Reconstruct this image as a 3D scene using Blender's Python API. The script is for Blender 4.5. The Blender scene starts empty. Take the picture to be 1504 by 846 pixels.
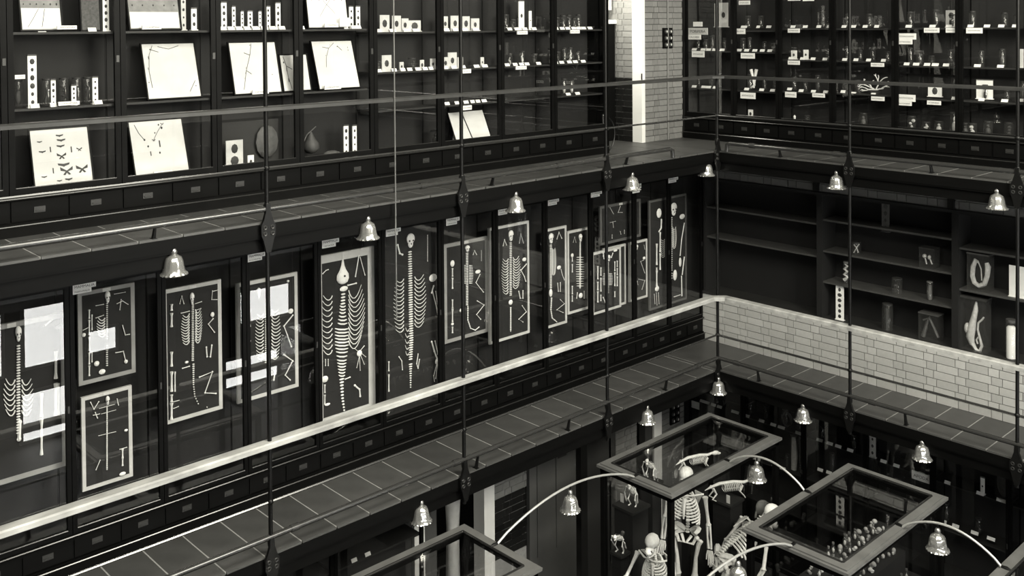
import bpy, math, random
from mathutils import Vector, Matrix
random.seed(7)
S = bpy.context.scene
COL = S.collection

# ------------------------------------------------------------------ camera
CAM = Vector((7.8432, -11.0913, 1.7287))
YAW, PITCH, ROLL, FPX, PY0, PX0 = -0.8195, -0.0181, 0.0075, 1453.13, 61.42, 752.0
_fw = Vector((math.sin(YAW)*math.cos(PITCH), math.cos(YAW)*math.cos(PITCH), math.sin(PITCH)))
_r = Vector((math.cos(YAW), -math.sin(YAW), 0)); _u = _r.cross(_fw)
_R = _r*math.cos(ROLL)-_u*math.sin(ROLL); _U = _u*math.cos(ROLL)+_r*math.sin(ROLL)
cd = bpy.data.cameras.new('camera'); cam = bpy.data.objects.new('camera', cd); COL.objects.link(cam)
cam.matrix_world = Matrix(((_R.x, _U.x, -_fw.x, CAM.x), (_R.y, _U.y, -_fw.y, CAM.y), (_R.z, _U.z, -_fw.z, CAM.z), (0, 0, 0, 1)))
cd.sensor_width = 36; cd.lens = FPX/1504*36; cd.shift_y = -(423-PY0)/1504; cd.clip_start = .05
S.camera = cam

# ------------------------------------------------------------------ light
W = bpy.data.worlds.new('world'); S.world = W; W.use_nodes = True
W.node_tree.nodes['Background'].inputs[0].default_value = (1, .965, .83, 1)
W.node_tree.nodes['Background'].inputs[1].default_value = .25
TINT = (1, .965, .84)
def area(name, loc, size, rot, power, sy=None):
    l = bpy.data.lights.new(name, 'AREA'); l.shape = 'RECTANGLE'; l.size = size; l.size_y = sy or size
    l.energy = power; l.color = TINT
    o = bpy.data.objects.new(name, l); COL.objects.link(o); o.location = loc; o.rotation_euler = rot
    return o
area('skylight_daylight', (5.9, -8.4, 5.9), 5.2, (0, 0, 0), 1400, 8.0)
area('added_clerestory_light', (9.5, -3.2, 4.0), 3.2, (0, math.radians(90), 0), 1450, 4.2)  # added light out of view, brightening floor, bricks and vitrines toward the right
area('passage_fanlight_daylight', (-1.72, -.98, 2.3), .34, Vector((.42, .62, -.9)).to_track_quat('-Z', 'Y').to_euler(), 45, .5)
vs = S.view_settings
vs.view_transform = 'Standard'; vs.look = 'None'; vs.gamma = 1; vs.use_curve_mapping = False
vs.exposure = 0.1

# ------------------------------------------------------------------ materials
def mat(name, c, rough=.6, metal=0., nscale=0, namt=.0, rnd=0., bump=0., spec=.5, stretch=None, emit=0):
    m = bpy.data.materials.new(name); m.use_nodes = True
    nt = m.node_tree; b = nt.nodes['Principled BSDF']
    if not isinstance(c, tuple): c = (c, c, c*.97)
    b.inputs['Roughness'].default_value = rough; b.inputs['Metallic'].default_value = metal
    b.inputs['Specular IOR Level'].default_value = spec
    col = nt.nodes.new('ShaderNodeRGB'); col.outputs[0].default_value = (*c, 1); out = col.outputs[0]
    def mul(a, fac):
        x = nt.nodes.new('ShaderNodeMix'); x.data_type = 'RGBA'; x.blend_type = 'MULTIPLY'; x.inputs[0].default_value = 1
        nt.links.new(a, x.inputs[6]); nt.links.new(fac, x.inputs[7]); return x.outputs[2]
    def rng(src, lo, hi):
        r = nt.nodes.new('ShaderNodeMapRange'); r.inputs[3].default_value = lo; r.inputs[4].default_value = hi
        nt.links.new(src, r.inputs[0]); return r.outputs[0]
    if nscale:
        tc = nt.nodes.new('ShaderNodeTexCoord'); src = tc.outputs['Object']
        if stretch:
            mp = nt.nodes.new('ShaderNodeMapping'); mp.inputs['Scale'].default_value = stretch
            nt.links.new(src, mp.inputs[0]); src = mp.outputs[0]
        n = nt.nodes.new('ShaderNodeTexNoise'); n.inputs['Scale'].default_value = nscale; n.inputs['Detail'].default_value = 6
        nt.links.new(src, n.inputs['Vector'])
        out = mul(out, rng(n.outputs['Fac'], 1-namt*1.6, 1+namt*1.6))
        if bump:
            bp = nt.nodes.new('ShaderNodeBump'); bp.inputs['Strength'].default_value = bump; bp.inputs['Distance'].default_value = .01
            nt.links.new(n.outputs['Fac'], bp.inputs['Height']); nt.links.new(bp.outputs[0], b.inputs['Normal'])
    if rnd:
        oi = nt.nodes.new('ShaderNodeObjectInfo'); out = mul(out, rng(oi.outputs['Random'], 1-rnd, 1+rnd))
    nt.links.new(out, b.inputs['Base Color'])
    if emit:
        nt.links.new(out, b.inputs['Emission Color']); b.inputs['Emission Strength'].default_value = emit
    return m
def glassmat(name, ior=1.5, rough=.0, tint=1.0, dust=0):
    m = bpy.data.materials.new(name); m.use_nodes = True; nt = m.node_tree; nt.nodes.clear()
    o = nt.nodes.new('ShaderNodeOutputMaterial'); mx = nt.nodes.new('ShaderNodeMixShader')
    t = nt.nodes.new('ShaderNodeBsdfTransparent'); g = nt.nodes.new('ShaderNodeBsdfGlossy'); f = nt.nodes.new('ShaderNodeFresnel')
    t.inputs[0].default_value = (tint, tint, tint, 1); g.inputs['Roughness'].default_value = rough; f.inputs[0].default_value = ior
    ge = nt.nodes.new('ShaderNodeNewGeometry'); mr = nt.nodes.new('ShaderNodeMapRange')   # the far face of a thin pane reflects like the near one
    mr.inputs[3].default_value = ior; mr.inputs[4].default_value = 1/ior
    nt.links.new(ge.outputs['Backfacing'], mr.inputs[0]); nt.links.new(mr.outputs[0], f.inputs[0])
    nt.links.new(f.outputs[0], mx.inputs[0]); nt.links.new(t.outputs[0], mx.inputs[1]); nt.links.new(g.outputs[0], mx.inputs[2])
    if dust:
        df = nt.nodes.new('ShaderNodeBsdfDiffuse'); df.inputs[0].default_value = (.5, .5, .48, 1); m2 = nt.nodes.new('ShaderNodeMixShader'); m2.inputs[0].default_value = dust
        nt.links.new(mx.outputs[0], m2.inputs[1]); nt.links.new(df.outputs[0], m2.inputs[2]); nt.links.new(m2.outputs[0], o.inputs[0])
    else: nt.links.new(mx.outputs[0], o.inputs[0])
    return m
M = dict(
    wood=mat('ebonised_wood', .003, .48, nscale=3, namt=.3, stretch=(1, 1, 8), spec=.09),
    edge=mat('polished_moulding', .02, .22, nscale=4, namt=.2, spec=.6),
    back=mat('case_lining', .006, .8, nscale=2, namt=.35),
    shelf=mat('shelf_wood', .022, .55, nscale=4, namt=.25, spec=.3),
    rackshelf=mat('rack_shelf_wood', .05, .6, nscale=4, namt=.25, spec=.3),
    rack=mat('rack_lining', .0025, .85, nscale=2, namt=.35),
    iron=mat('black_iron', .004, .4, 0., nscale=20, namt=.3, spec=.3),
    pipe=mat('worn_iron_pipe', .03, .22, 0, nscale=5, namt=.1, spec=.8),
    rail=mat('worn_handrail_wood', .38, .55, nscale=9, namt=.5, stretch=(1, .4, 1), bump=.1),
    rail0=mat('shaded_handrail_wood', .032, .4, nscale=7, namt=.3),  # same wood as the pale handrail, colour darkened for its shaded side
    slab=mat('stone_flag', .062, .45, nscale=5, namt=.22, rnd=.13, bump=.05),
    joint=mat('flag_joint', .3, .8, nscale=20, namt=.2),
    brick=mat('glazed_brick', .44, .38, nscale=12, namt=.12, rnd=.1, bump=.06),
    brick2=mat('darker_brick', .19, .45, nscale=12, namt=.14, rnd=.12, bump=.06),  # darker version of the glazed brick, for piers, passage and conduit
    brick3=mat('shaded_brick', .10, .6, nscale=12, namt=.2, rnd=.15, bump=.06),  # same glazed brick, with the shade under the gallery put into its colour
    mortar=mat('mortar', .15, .9, nscale=30, namt=.2),
    dbrick=mat('dark_glazed_brick', .012, .25, nscale=10, namt=.2, rnd=.3),
    mortar2=mat('dark_mortar', .06, .9, nscale=30, namt=.2),
    lmortar=mat('pale_mortar', .3, .9, nscale=30, namt=.2),
    paint=mat('white_painted_wood', .78, .5, nscale=3, namt=.05),
    plaster=mat('plaster', .028, .9, nscale=1.5, namt=.3),
    limewash=mat('limewashed_wall', .05, .9, nscale=1.2, namt=.15),
    greydoor=mat('grey_painted_panel', .085, .7, nscale=2, namt=.25),
    boardpaper=mat('pinning_paper', .6, .8, nscale=3.5, namt=.16),
    paper=mat('white_paper', .82, .8, nscale=9, namt=.07),
    oldpaper=mat('aged_paper', .55, .8, nscale=7, namt=.25),
    greyboard=mat('grey_insect_board', .22, .8, nscale=14, namt=.35),
    speck=mat('speckled_board', .07, .8, nscale=45, namt=.6),
    borderdim=mat('dark_mount_border', .09, .7, nscale=4, namt=.2),
    bordergrey=mat('grey_mount_border', .26, .7, nscale=4, namt=.2),
    border=mat('mount_border', .5, .7, nscale=4, namt=.15),
    panel=mat('mount_board', .013, .9, nscale=5, namt=.3),
    oldbone=mat('old_bone', .3, .6, nscale=25, namt=.2, rnd=.5),
    bone=mat('bone', .82, .55, nscale=25, namt=.15),
    ink=mat('dark_ink', .02, .8),
    insect=mat('insect_brown', .035, .7, rnd=.4),
    pale=mat('pale_specimen', .55, .5, nscale=30, namt=.3),
    dim=mat('dim_specimen', .08, .6, nscale=22, namt=.4, rnd=.5),
    dark=mat('dark_specimen', .03, .5, nscale=20, namt=.4),
    metal=mat('dull_label_holder', .035, .4, .3),
    shade=mat('silvered_lamp_glass', .66, .16, .8, nscale=8, namt=.06),
    cap=mat('lamp_gallery_metal', .35, .3, .8),
    rod=mat('bright_rod', .75, .3, .6),
    vframe=mat('vitrine_frame_oak', .12, .5, nscale=6, namt=.22, stretch=(1, 1, 1)),
    floor=mat('ground_floor_boards', .03, .6, nscale=3, namt=.3),
    glass=glassmat('pane_glass', 1.5), jar=glassmat('jar_glass', 1.45, .08, .9, .03),
    added_glow=mat('added_gallery_glow', 1.0, 1, emit=8.0),  # glow of the added middle-gallery windows
    sky=mat('window_daylight', 1.0, 1, emit=11.0), ceil=mat('ceiling_plaster', .15, .9),
    porcelain=mat('switch_porcelain', .75, .2),
)
# ------------------------------------------------------------------ helpers
def ray(px, py): return _fw+_R*((px-PX0)/FPX)-_U*((py-PY0)/FPX)
def at(px, py, ax, v):
    """point of the plane ax=v seen at a pixel of the 1504x846 frame"""
    d = ray(px, py); i = 'xyz'.index(ax); return CAM+d*((v-CAM[i])/d[i])
class MB:
    k = 1.0
    def __init__(s): s.v = []; s.f = []; s.sm = False
    def box(s, a, b):
        x0, y0, z0 = [min(p, q) for p, q in zip(a, b)]; x1, y1, z1 = [max(p, q) for p, q in zip(a, b)]
        n = len(s.v); s.v += [(x0,y0,z0),(x1,y0,z0),(x1,y1,z0),(x0,y1,z0),(x0,y0,z1),(x1,y0,z1),(x1,y1,z1),(x0,y1,z1)]
        s.f += [tuple(n+i for i in q) for q in ((3,2,1,0),(4,5,6,7),(0,1,5,4),(1,2,6,5),(2,3,7,6),(3,0,4,7))]; return s
    def slab(s, p, thick):          # prism from 4 coplanar points, extruded by vector
        n = len(s.v); t = Vector(thick); p = [Vector(q) for q in p]; k = len(p)
        s.v += [tuple(q) for q in p]+[tuple(q+t) for q in p]
        s.f += [tuple(range(n+k-1, n-1, -1)), tuple(range(n+k, n+2*k))]
        s.f += [(n+i, n+(i+1) % k, n+k+(i+1) % k, n+k+i) for i in range(k)]; return s
    def tube(s, pts, r, n=6, cap=True):
        pts = [Vector(p) for p in pts]; rs = [q*MB.k for q in (r if isinstance(r, (list, tuple)) else [r]*len(pts))]
        b = len(s.v); prev = None
        for i, p in enumerate(pts):
            t = (pts[min(i+1, len(pts)-1)]-pts[max(i-1, 0)])
            if t.length < 1e-9: t = Vector((0, 0, 1))
            t.normalize()
            if prev is None:
                a = Vector((0, 0, 1)) if abs(t.z) < .9 else Vector((1, 0, 0)); u = t.cross(a).normalized()
            else:
                u = (prev-t*prev.dot(t)); u = u.normalized() if u.length > 1e-6 else t.orthogonal().normalized()
            prev = u; w = t.cross(u)
            for k in range(n):
                a = 2*math.pi*k/n; s.v.append(tuple(p+(u*math.cos(a)+w*math.sin(a))*rs[i]))
        for i in range(len(pts)-1):
            for k in range(n):
                q = b+i*n; s.f.append((q+k, q+(k+1) % n, q+n+(k+1) % n, q+n+k))
        if cap:
            s.f.append(tuple(b+k for k in range(n-1, -1, -1))); e = b+(len(pts)-1)*n; s.f.append(tuple(e+k for k in range(n)))
        s.sm = True; return s
    def ball(s, c, r, n=8, m=5):
        rx, ry, rz = r if isinstance(r, (tuple, list)) else (r, r, r); b = len(s.v); c = Vector(c)
        s.v.append((c.x, c.y, c.z-rz))
        for i in range(1, m):
            a = -math.pi/2+math.pi*i/m
            for k in range(n):
                t = 2*math.pi*k/n; s.v.append((c.x+rx*math.cos(a)*math.cos(t), c.y+ry*math.cos(a)*math.sin(t), c.z+rz*math.sin(a)))
        s.v.append((c.x, c.y, c.z+rz)); e = len(s.v)-1
        for k in range(n):
            s.f.append((b, b+1+(k+1) % n, b+1+k)); q = b+1+(m-2)*n; s.f.append((q+k, q+(k+1) % n, e))
        for i in range(m-2):
            q = b+1+i*n
            for k in range(n): s.f.append((q+k, q+(k+1) % n, q+n+(k+1) % n, q+n+k))
        s.sm = True; return s
    def lathe(s, c, prof, n=12, mod=None):
        b = len(s.v); c = Vector(c)
        for i, (r, z) in enumerate(prof):
            for k in range(n):
                a = 2*math.pi*k/n; q = r*(1+(mod(a, i) if mod else 0)); s.v.append((c.x+q*math.cos(a), c.y+q*math.sin(a), c.z+z))
        for i in range(len(prof)-1):
            for k in range(n):
                q = b+i*n; s.f.append((q+k, q+(k+1) % n, q+n+(k+1) % n, q+n+k))
        s.sm = True; return s
    def xf(s, mtx, start=0):
        for i in range(start, len(s.v)): s.v[i] = tuple(mtx @ Vector(s.v[i]))
        return s
    def mesh(s, name, off=(0, 0, 0)):
        me = bpy.data.meshes.new(name); o = Vector(off)
        me.from_pydata([tuple(Vector(v)-o) for v in s.v], [], s.f); me.update()
        if s.sm:
            me.polygons.foreach_set('use_smooth', [True]*len(me.polygons))
            try: me.set_sharp_from_angle(angle=math.radians(50))
            except Exception: pass
        return me
WL = {}
def link(name, me, m, parent=None, loc=(0, 0, 0)):
    o = bpy.data.objects.new(name, me); COL.objects.link(o)
    if me is not None and m is not None and not me.materials: me.materials.append(M[m])
    if parent is not None: o.parent = parent
    o.location = loc; return o
def part(name, mb, m, parent):
    """child mesh given in world coordinates"""
    o = link(name, mb.mesh(name, WL[parent.name]), m, parent); WL[o.name] = WL[parent.name]; return o
def tag(o, label=None, cat=None, group=None, kind=None):
    if label: o['label'] = label
    if cat: o['category'] = cat
    if group: o['group'] = group
    if kind: o['kind'] = kind
    return o
def thing(name, loc, label, cat, group=None):
    o = bpy.data.objects.new(name, None); o.empty_display_size = .1; COL.objects.link(o); o.location = loc
    WL[o.name] = Vector(loc); return tag(o, label, cat, group)
def solo(name, mb, m, label, cat, group=None, loc=None):
    if loc is None:
        n = len(mb.v); loc = (sum(v[0] for v in mb.v)/n, sum(v[1] for v in mb.v)/n, min(v[2] for v in mb.v))
    o = link(name, mb.mesh(name, loc), m, None, loc); WL[o.name] = Vector(loc); return tag(o, label, cat, group)
def struct(name, mb, m):
    o = link(name, mb.mesh(name), m); WL[o.name] = Vector((0, 0, 0)); o['kind'] = 'structure'; return o
_txt = {}
def text_mesh(s):
    if s in _txt: return _txt[s]
    c = bpy.data.curves.new('lettering', 'FONT'); c.body = s; c.resolution_u = 2; c.align_x = 'CENTER'; c.align_y = 'CENTER'
    o = bpy.data.objects.new('lettering', c); COL.objects.link(o); dg = bpy.context.evaluated_depsgraph_get(); dg.update()
    me = bpy.data.meshes.new_from_object(o.evaluated_get(dg)); me.name = 'lettering'
    bpy.data.objects.remove(o); bpy.data.curves.remove(c)
    xs = [v.co.x for v in me.vertices]; ys = [v.co.y for v in me.vertices]
    _txt[s] = (me, max(xs)-min(xs), max(ys)-min(ys), (max(xs)+min(xs))/2, (max(ys)+min(ys))/2); return _txt[s]
class Face:
    """run of furniture on a wall: s along the wall, d depth into it, z up"""
    def __init__(s, side, f): s.side, s.f = side, f
    def p(s, a, d, z): return (s.f-d, a, z) if s.side == 'L' else (a, s.f+d, z)
    def at(s, px, py, d):
        q = at(px, py, 'x', s.f-d) if s.side == 'L' else at(px, py, 'y', s.f+d)
        return (q.y if s.side == 'L' else q.x), q.z
    def rot(s): return Matrix(((0, 0, 1), (1, 0, 0), (0, 1, 0))) if s.side == 'L' else Matrix(((1, 0, 0), (0, 0, -1), (0, 1, 0)))
    def rect(s, x0, y0, x1, y1, d):
        cx, cy = (x0+x1)/2, (y0+y1)/2
        return s.at(x0, cy, d)[0], s.at(x1, cy, d)[0], s.at(cx, y1, d)[1], s.at(cx, y0, d)[1]
def box(F, mb, a, b): return mb.box(F.p(*a), F.p(*b))
def letter(F, txt, sc, d, zc, w, h, parent, m='ink'):
    me, tw, th, ox, oy = text_mesh(txt); k = min(w/tw, h/th)
    o = link('lettering', me, m, parent); r = F.rot().to_4x4()
    pos = Vector(F.p(sc, d, zc))-WL[parent.name]
    o.matrix_local = Matrix.Translation(pos) @ r @ Matrix.Diagonal((min(k*1.25, w/tw), k, 1, 1)) @ Matrix.Translation((-ox, -oy, 0))
    return o
UL = Face('L', -.92); UR = Face('R', .95)

# ================================================================== SETTING
Z1, Z2 = -2.97, -5.94
mb = MB().box((-3.2, -15, Z2-.1), (10.2, 3, Z2)); struct('floor', mb, 'floor')
# room walls behind the camera and round the hall
fw = MB(); wins = []
for (y0, y1, z0, z1) in ((-6.75, -5.75, -4.55, -3.45), (-5.35, -4.55, -4.5, -3.4), (-5.4, -4.5, -5.85, -5.0), (-6.6, -5.9, -5.6, -5.0),
                         (-4.2, -3.7, -4.5, -4.1), (-1.05, .1, -4.6, -3.95), (-1.4, -.2, -5.9, -5.35)):
    wins.append((y0, y1, z0, z1))
struct('wall_front', MB().box((9.6, -15, Z2), (9.8, 3, 6)), 'limewash')
w0 = struct('window_20', MB().box((9.52, -5.4, 2.3), (9.6, -1.0, 2.4)).box((9.52, -5.4, 5.6), (9.6, -1.0, 5.7)).box((9.52, -5.4, 2.4), (9.6, -5.3, 5.6)).box((9.52, -1.1, 2.4), (9.6, -1.0, 5.6)), 'paint')  # frame round the added clerestory light, out of view
struct('wall_near', MB().box((-1.5, -15, Z2), (9.6, -14.8, 6)), 'limewash')
struct('wall_right', MB().box((9.5, -14.8, Z2-.05), (9.6, -14.7, 6)), 'plaster')
for k in range(6): wins.append((-12.6+k*2.3, -11.1+k*2.3, -2.4, -1.4))  # added unseen windows, giving level light to plates and bones under the gallery
for i, (y0, y1, z0, z1) in enumerate(wins):
    f = struct('window_%d' % (i+1), MB().box((9.55, y0-.06, z0-.06), (9.6, y1+.06, z0)).box((9.55, y0-.06, z1), (9.6, y1+.06, z1+.06))
        .box((9.55, y0-.06, z0), (9.6, y0, z1)).box((9.55, y1, z0), (9.6, y1+.06, z1)), 'paint')
    part('pane', MB().box((9.575, y0, z0), (9.585, y1, z1)), 'sky' if i < 7 else 'added_glow', f)
# near galleries the photographer stands on
struct('floor_near_gallery', MB().box((7.2, -14.8, -.15), (9.6, 1.0, 0)), 'slab')
struct('floor_near_middle_gallery', MB().box((8.4, -14.8, Z1-.15), (9.6, 1.0, Z1)), 'slab')
# ceiling with its skylight opening
struct('ceiling', MB().box((-3.2, -15, 6), (3.2, 3, 6.1)).box((8.6, -15, 6), (9.8, 3, 6.1)).box((3.2, -15, 6), (8.6, -12.5, 6.1)).box((3.2, -4.3, 6), (8.6, 3, 6.1)), 'ceil')
for i, y in enumerate((-12.4, -10.4, -8.4, -6.4, -4.4)):
    struct('trim_%d' % (i+1), MB().box((3.2, y-.05, 6.0), (8.6, y+.05, 6.12)), 'paint')
# left wall (behind the cases) with door openings in the corner bay
wl = MB()
wl.box((-1.42, -14.8, Z2), (-1.3, -4.5, 6))
wl.box((-1.42, -4.5, -3.25), (-1.3, -1.12, 6)).box((-1.42, -1.12, 2.35), (-1.3, 1.45, 6)).box((-1.42, .03, -.3), (-1.31, 1.45, 2.35))
wl.box((-1.42, -1.12, -3.25), (-1.3, 1.45, -.02)).box((-1.42, .05, Z2), (-1.31, 1.45, -3.25))
wl.box((-1.42, -4.5, Z2), (-1.3, -4.2, -3.25)).box((-1.42, -1.2, Z2), (-1.3, -.75, -3.25))
struct('wall_left', wl, 'plaster')
struct('wall_back', MB().box((-1.42, 1.34, Z2), (9.6, 1.46, 6)), 'plaster')

def brickwork(wall, F, s0, s1, z0, z1, d, bl, bh, m='brick', proud=.012, gap=.009, start=0):
    """Flemish bond: single bricks, children of the wall"""
    cache = {}; row = 0; z = z0
    while z+bh*.5 < z1:
        h = min(bh, z1-z)-gap; s = s0-(bl*.62 if row % 2 else 0)+start; k = row
        while s < s1-.005:
            L = bl if k % 2 == 0 else bl*.48
            a, b = max(s, s0), min(s+L-gap, s1)
            if b-a > .02:
                key = (round(b-a, 3), round(h, 3))
                if key not in cache:
                    q = MB(); x = (b-a)/2; e = .004
                    q.slab([F.p(-x, 0, 0), F.p(x, 0, 0), F.p(x, 0, h), F.p(-x, 0, h)], Vector(F.p(0, -proud, 0))-Vector(F.p(0, 0, 0)))
                    cache[key] = q.mesh('brick', F.p(0, 0, 0))
                o = link('brick', cache[key], m, wall, Vector(F.p((a+b)/2, d+random.uniform(-.002, .003), z))-WL[wall.name])
            s += L; k += 1
        z += bh; row += 1
PF = Face('L', -1.3)
# brick pier beside the passage door, upper gallery
pier = struct('wall_pier', MB().box((-1.40, .05, -.02), (-1.305, .95, 2.35)), 'mortar2')
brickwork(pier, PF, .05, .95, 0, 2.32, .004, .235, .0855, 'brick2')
# passage side wall seen through the door: pale brick over a dark dado
pas = struct('wall_passage', MB().box((-3.1, .0, -.02), (-1.43, .05, 2.35)), 'lmortar')
QF = Face('R', 0)
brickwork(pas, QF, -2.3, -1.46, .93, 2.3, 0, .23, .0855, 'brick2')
brickwork(pas, QF, -2.3, -1.46, 0, .93, 0, .23, .0855, 'dbrick')
struct('wall_passage_end', MB().box((-3.2, -1.15, -.02), (-3.1, .05, 2.4)).box((-3.2, -1.25, -.02), (-1.42, -1.12, 2.4)), 'plaster')
struct('floor_passage', MB().box((-3.2, -1.12, -.1), (-1.3, .0, -.004)), 'slab')
# door 1: white jamb, dark leaf with a transom light
d1 = struct('door_1', MB().box((-1.46, -.015, 0), (-1.285, .06, 2.35)).box((-1.44, -1.1, 2.1), (-1.3, -.015, 2.35)), 'paint')
part('door_leaf', MB().box((-1.84, -.85, 0), (-1.78, -.03, 1.72)), 'wood', d1)
part('transom_bar', MB().box((-1.86, -.85, 1.72), (-1.76, -.01, 1.78)), 'paint', d1)
part('transom_pane', MB().box((-1.83, -.80, 1.92), (-1.82, -.05, 2.3)), 'paper', d1)
part('hinge', MB().box((-1.29, -.022, .9), (-1.275, -.012, 1.0)), 'iron', d1)
# parapet of glazed brick below the open racks, middle gallery
par = struct('wall_parapet', MB().box((-.93, .956, Z1), (4.6, 1.34, -2.275)), 'mortar')
brickwork(par, UR, -.93, 4.3, Z1+.004, -2.28, .004, .262, .099)
frz = struct('wall_frieze', MB().box((-.93, .975, -.56), (4.6, 1.34, -.13)), 'mortar2')
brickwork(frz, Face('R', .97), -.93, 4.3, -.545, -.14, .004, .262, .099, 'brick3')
# ground-floor pier and door frames
gp = struct('wall_pier_ground', MB().box((-1.40, .30, Z2), (-1.305, .95, -3.2)), 'mortar')
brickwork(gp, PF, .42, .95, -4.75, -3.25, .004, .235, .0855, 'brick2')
struct('door_2', MB().box((-1.46, .22, Z2), (-1.28, .40, -3.2)).box((-1.44, -.75, -3.4), (-1.3, .22, -3.2)), 'paint')
g2 = struct('wall_pier_hall', MB().box((-1.40, -.60, Z2), (-1.32, -.14, -3.3)), 'mortar')
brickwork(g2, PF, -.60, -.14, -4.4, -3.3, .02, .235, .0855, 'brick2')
d3 = struct('door_3', MB().box((-1.42, -3.15, Z2), (-1.22, -2.98, -3.2)).box((-1.42, -4.2, Z2), (-1.25, -4.05, -3.2)), 'paint')
g3 = struct('wall_pier_arch', MB().box((-1.40, -2.97, Z2), (-1.305, -2.36, -3.2)), 'lmortar')
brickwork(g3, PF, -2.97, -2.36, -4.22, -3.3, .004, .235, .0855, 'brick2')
brickwork(g3, PF, -2.97, -2.36, -4.99, -4.22, .004, .235, .0855, 'dbrick')
pg = struct('door_4', MB().box((-1.36, -2.33, Z2), (-1.27, -1.46, -3.25)), 'greydoor')
part('door_panel', MB().box((-1.27, -2.2, -5.2), (-1.255, -1.95, -3.5)).box((-1.27, -1.85, -5.2), (-1.255, -1.58, -3.5)), 'greydoor', pg)
part('notice', MB().box((-1.255, -1.82, -4.02), (-1.25, -1.66, -3.86)), 'plaster', pg)

# ------------------------------------------------------------------ gallery floors
def gallery(name, z, jl, jr, x0l, y1l):
    sub = struct(name+'_left', MB().box((x0l, -14.8, z-.13), (-.03, y1l, z-.0025)), 'joint')
    ys = [-13.4]; g = .015
    ys = [jl[0]+jl[1]*k for k in range(-34, 1)]; ys = [y for y in ys if y > -10.2]+[.0]
    ch = {}
    for a, b in zip(ys[:-1], ys[1:]):
        k = round(b-a, 3)
        if k not in ch: ch[k] = MB().box((x0l, g/2, -.02), (-.012, b-a-g/2, 0)).mesh('flagstone')
        link('flagstone', ch[k], 'slab', sub, (0, a, z))
    sub2 = struct(name+'_right', MB().box((-.03, .03, z-.13), (7.2, y1l, z-.0025)), 'joint')
    xs = [-.0]+[jr[0]+jr[1]*k for k in range(0, 19)]
    for a, b in zip(xs[:-1], xs[1:]):
        k = round(b-a, 3)+100
        if k not in ch: ch[k] = MB().box((g/2, .012, -.02), (b-a-g/2, y1l, 0)).mesh('flagstone')
        link('flagstone', ch[k], 'slab', sub2, (a, 0, z))
    link('flagstone', MB().box((x0l, .004, -.02), (-.004, y1l, 0)).mesh('flagstone'), 'slab', sub, (0, 0, z))
gallery('floor_middle', Z1, (-.076, .373), (.458, .381), -1.3, .96)
gallery('floor_upper', 0, (-.05, .373), (.30, .381), -1.3, .96)
# fascia beams under each gallery edge
tn = 6
for z in (0, Z1):
    a = MB().box((-.10, -14.8, z-.13), (-.012, -.0, z-.022)).box((-.16, -14.8, z-.27), (-.05, .05, z-.13)).box((-.05, -14.8, z-.15), (-.02, .0, z-.128))
    struct('trim_%d' % tn, a, 'wood'); tn += 1
    a = MB().box((-.10, .012, z-.13), (7.2, .10, z-.022)).box((-.05, .05, z-.27), (7.2, .16, z-.13)).box((-.02, .02, z-.15), (7.2, .05, z-.128))
    struct('trim_%d' % tn, a, 'wood'); tn += 1

# ================================================================== RAILINGS
def mitre(path, w, h, z):
    """flat rail swept along a plan path"""
    pts = [Vector((*p, 0)) for p in path]; L = []; Rr = []
    for i, p in enumerate(pts):
        d0 = (pts[i]-pts[i-1]).normalized() if i else (pts[1]-pts[0]).normalized()
        d1 = (pts[i+1]-pts[i]).normalized() if i < len(pts)-1 else d0
        n0 = Vector((-d0.y, d0.x, 0)); n1 = Vector((-d1.y, d1.x, 0)); n = (n0+n1).normalized(); k = w/2/max(.3, n.dot(n0))
        L.append(p+n*k); Rr.append(p-n*k)
    mb = MB(); e = .012
    for i in range(len(pts)-1):
        b = len(mb.v)
        for q in (i, i+1):
            dl = (L[q]-Rr[q]).normalized()*e
            for v, zz in ((Rr[q], z-h), (Rr[q], z-e), (Rr[q]+dl, z), (L[q]-dl, z), (L[q], z-e), (L[q], z-h)): mb.v.append((v.x, v.y, zz))
        for k in range(6): mb.f.append((b+k, b+(k+1) % 6, b+6+(k+1) % 6, b+6+k))
        if i == 0: mb.f.append(tuple(b+k for k in range(6)))
        if i == len(pts)-2: mb.f.append(tuple(b+6+k for k in range(5, -1, -1)))
    return mb
YL, XR = -11.2, 6.8
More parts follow.
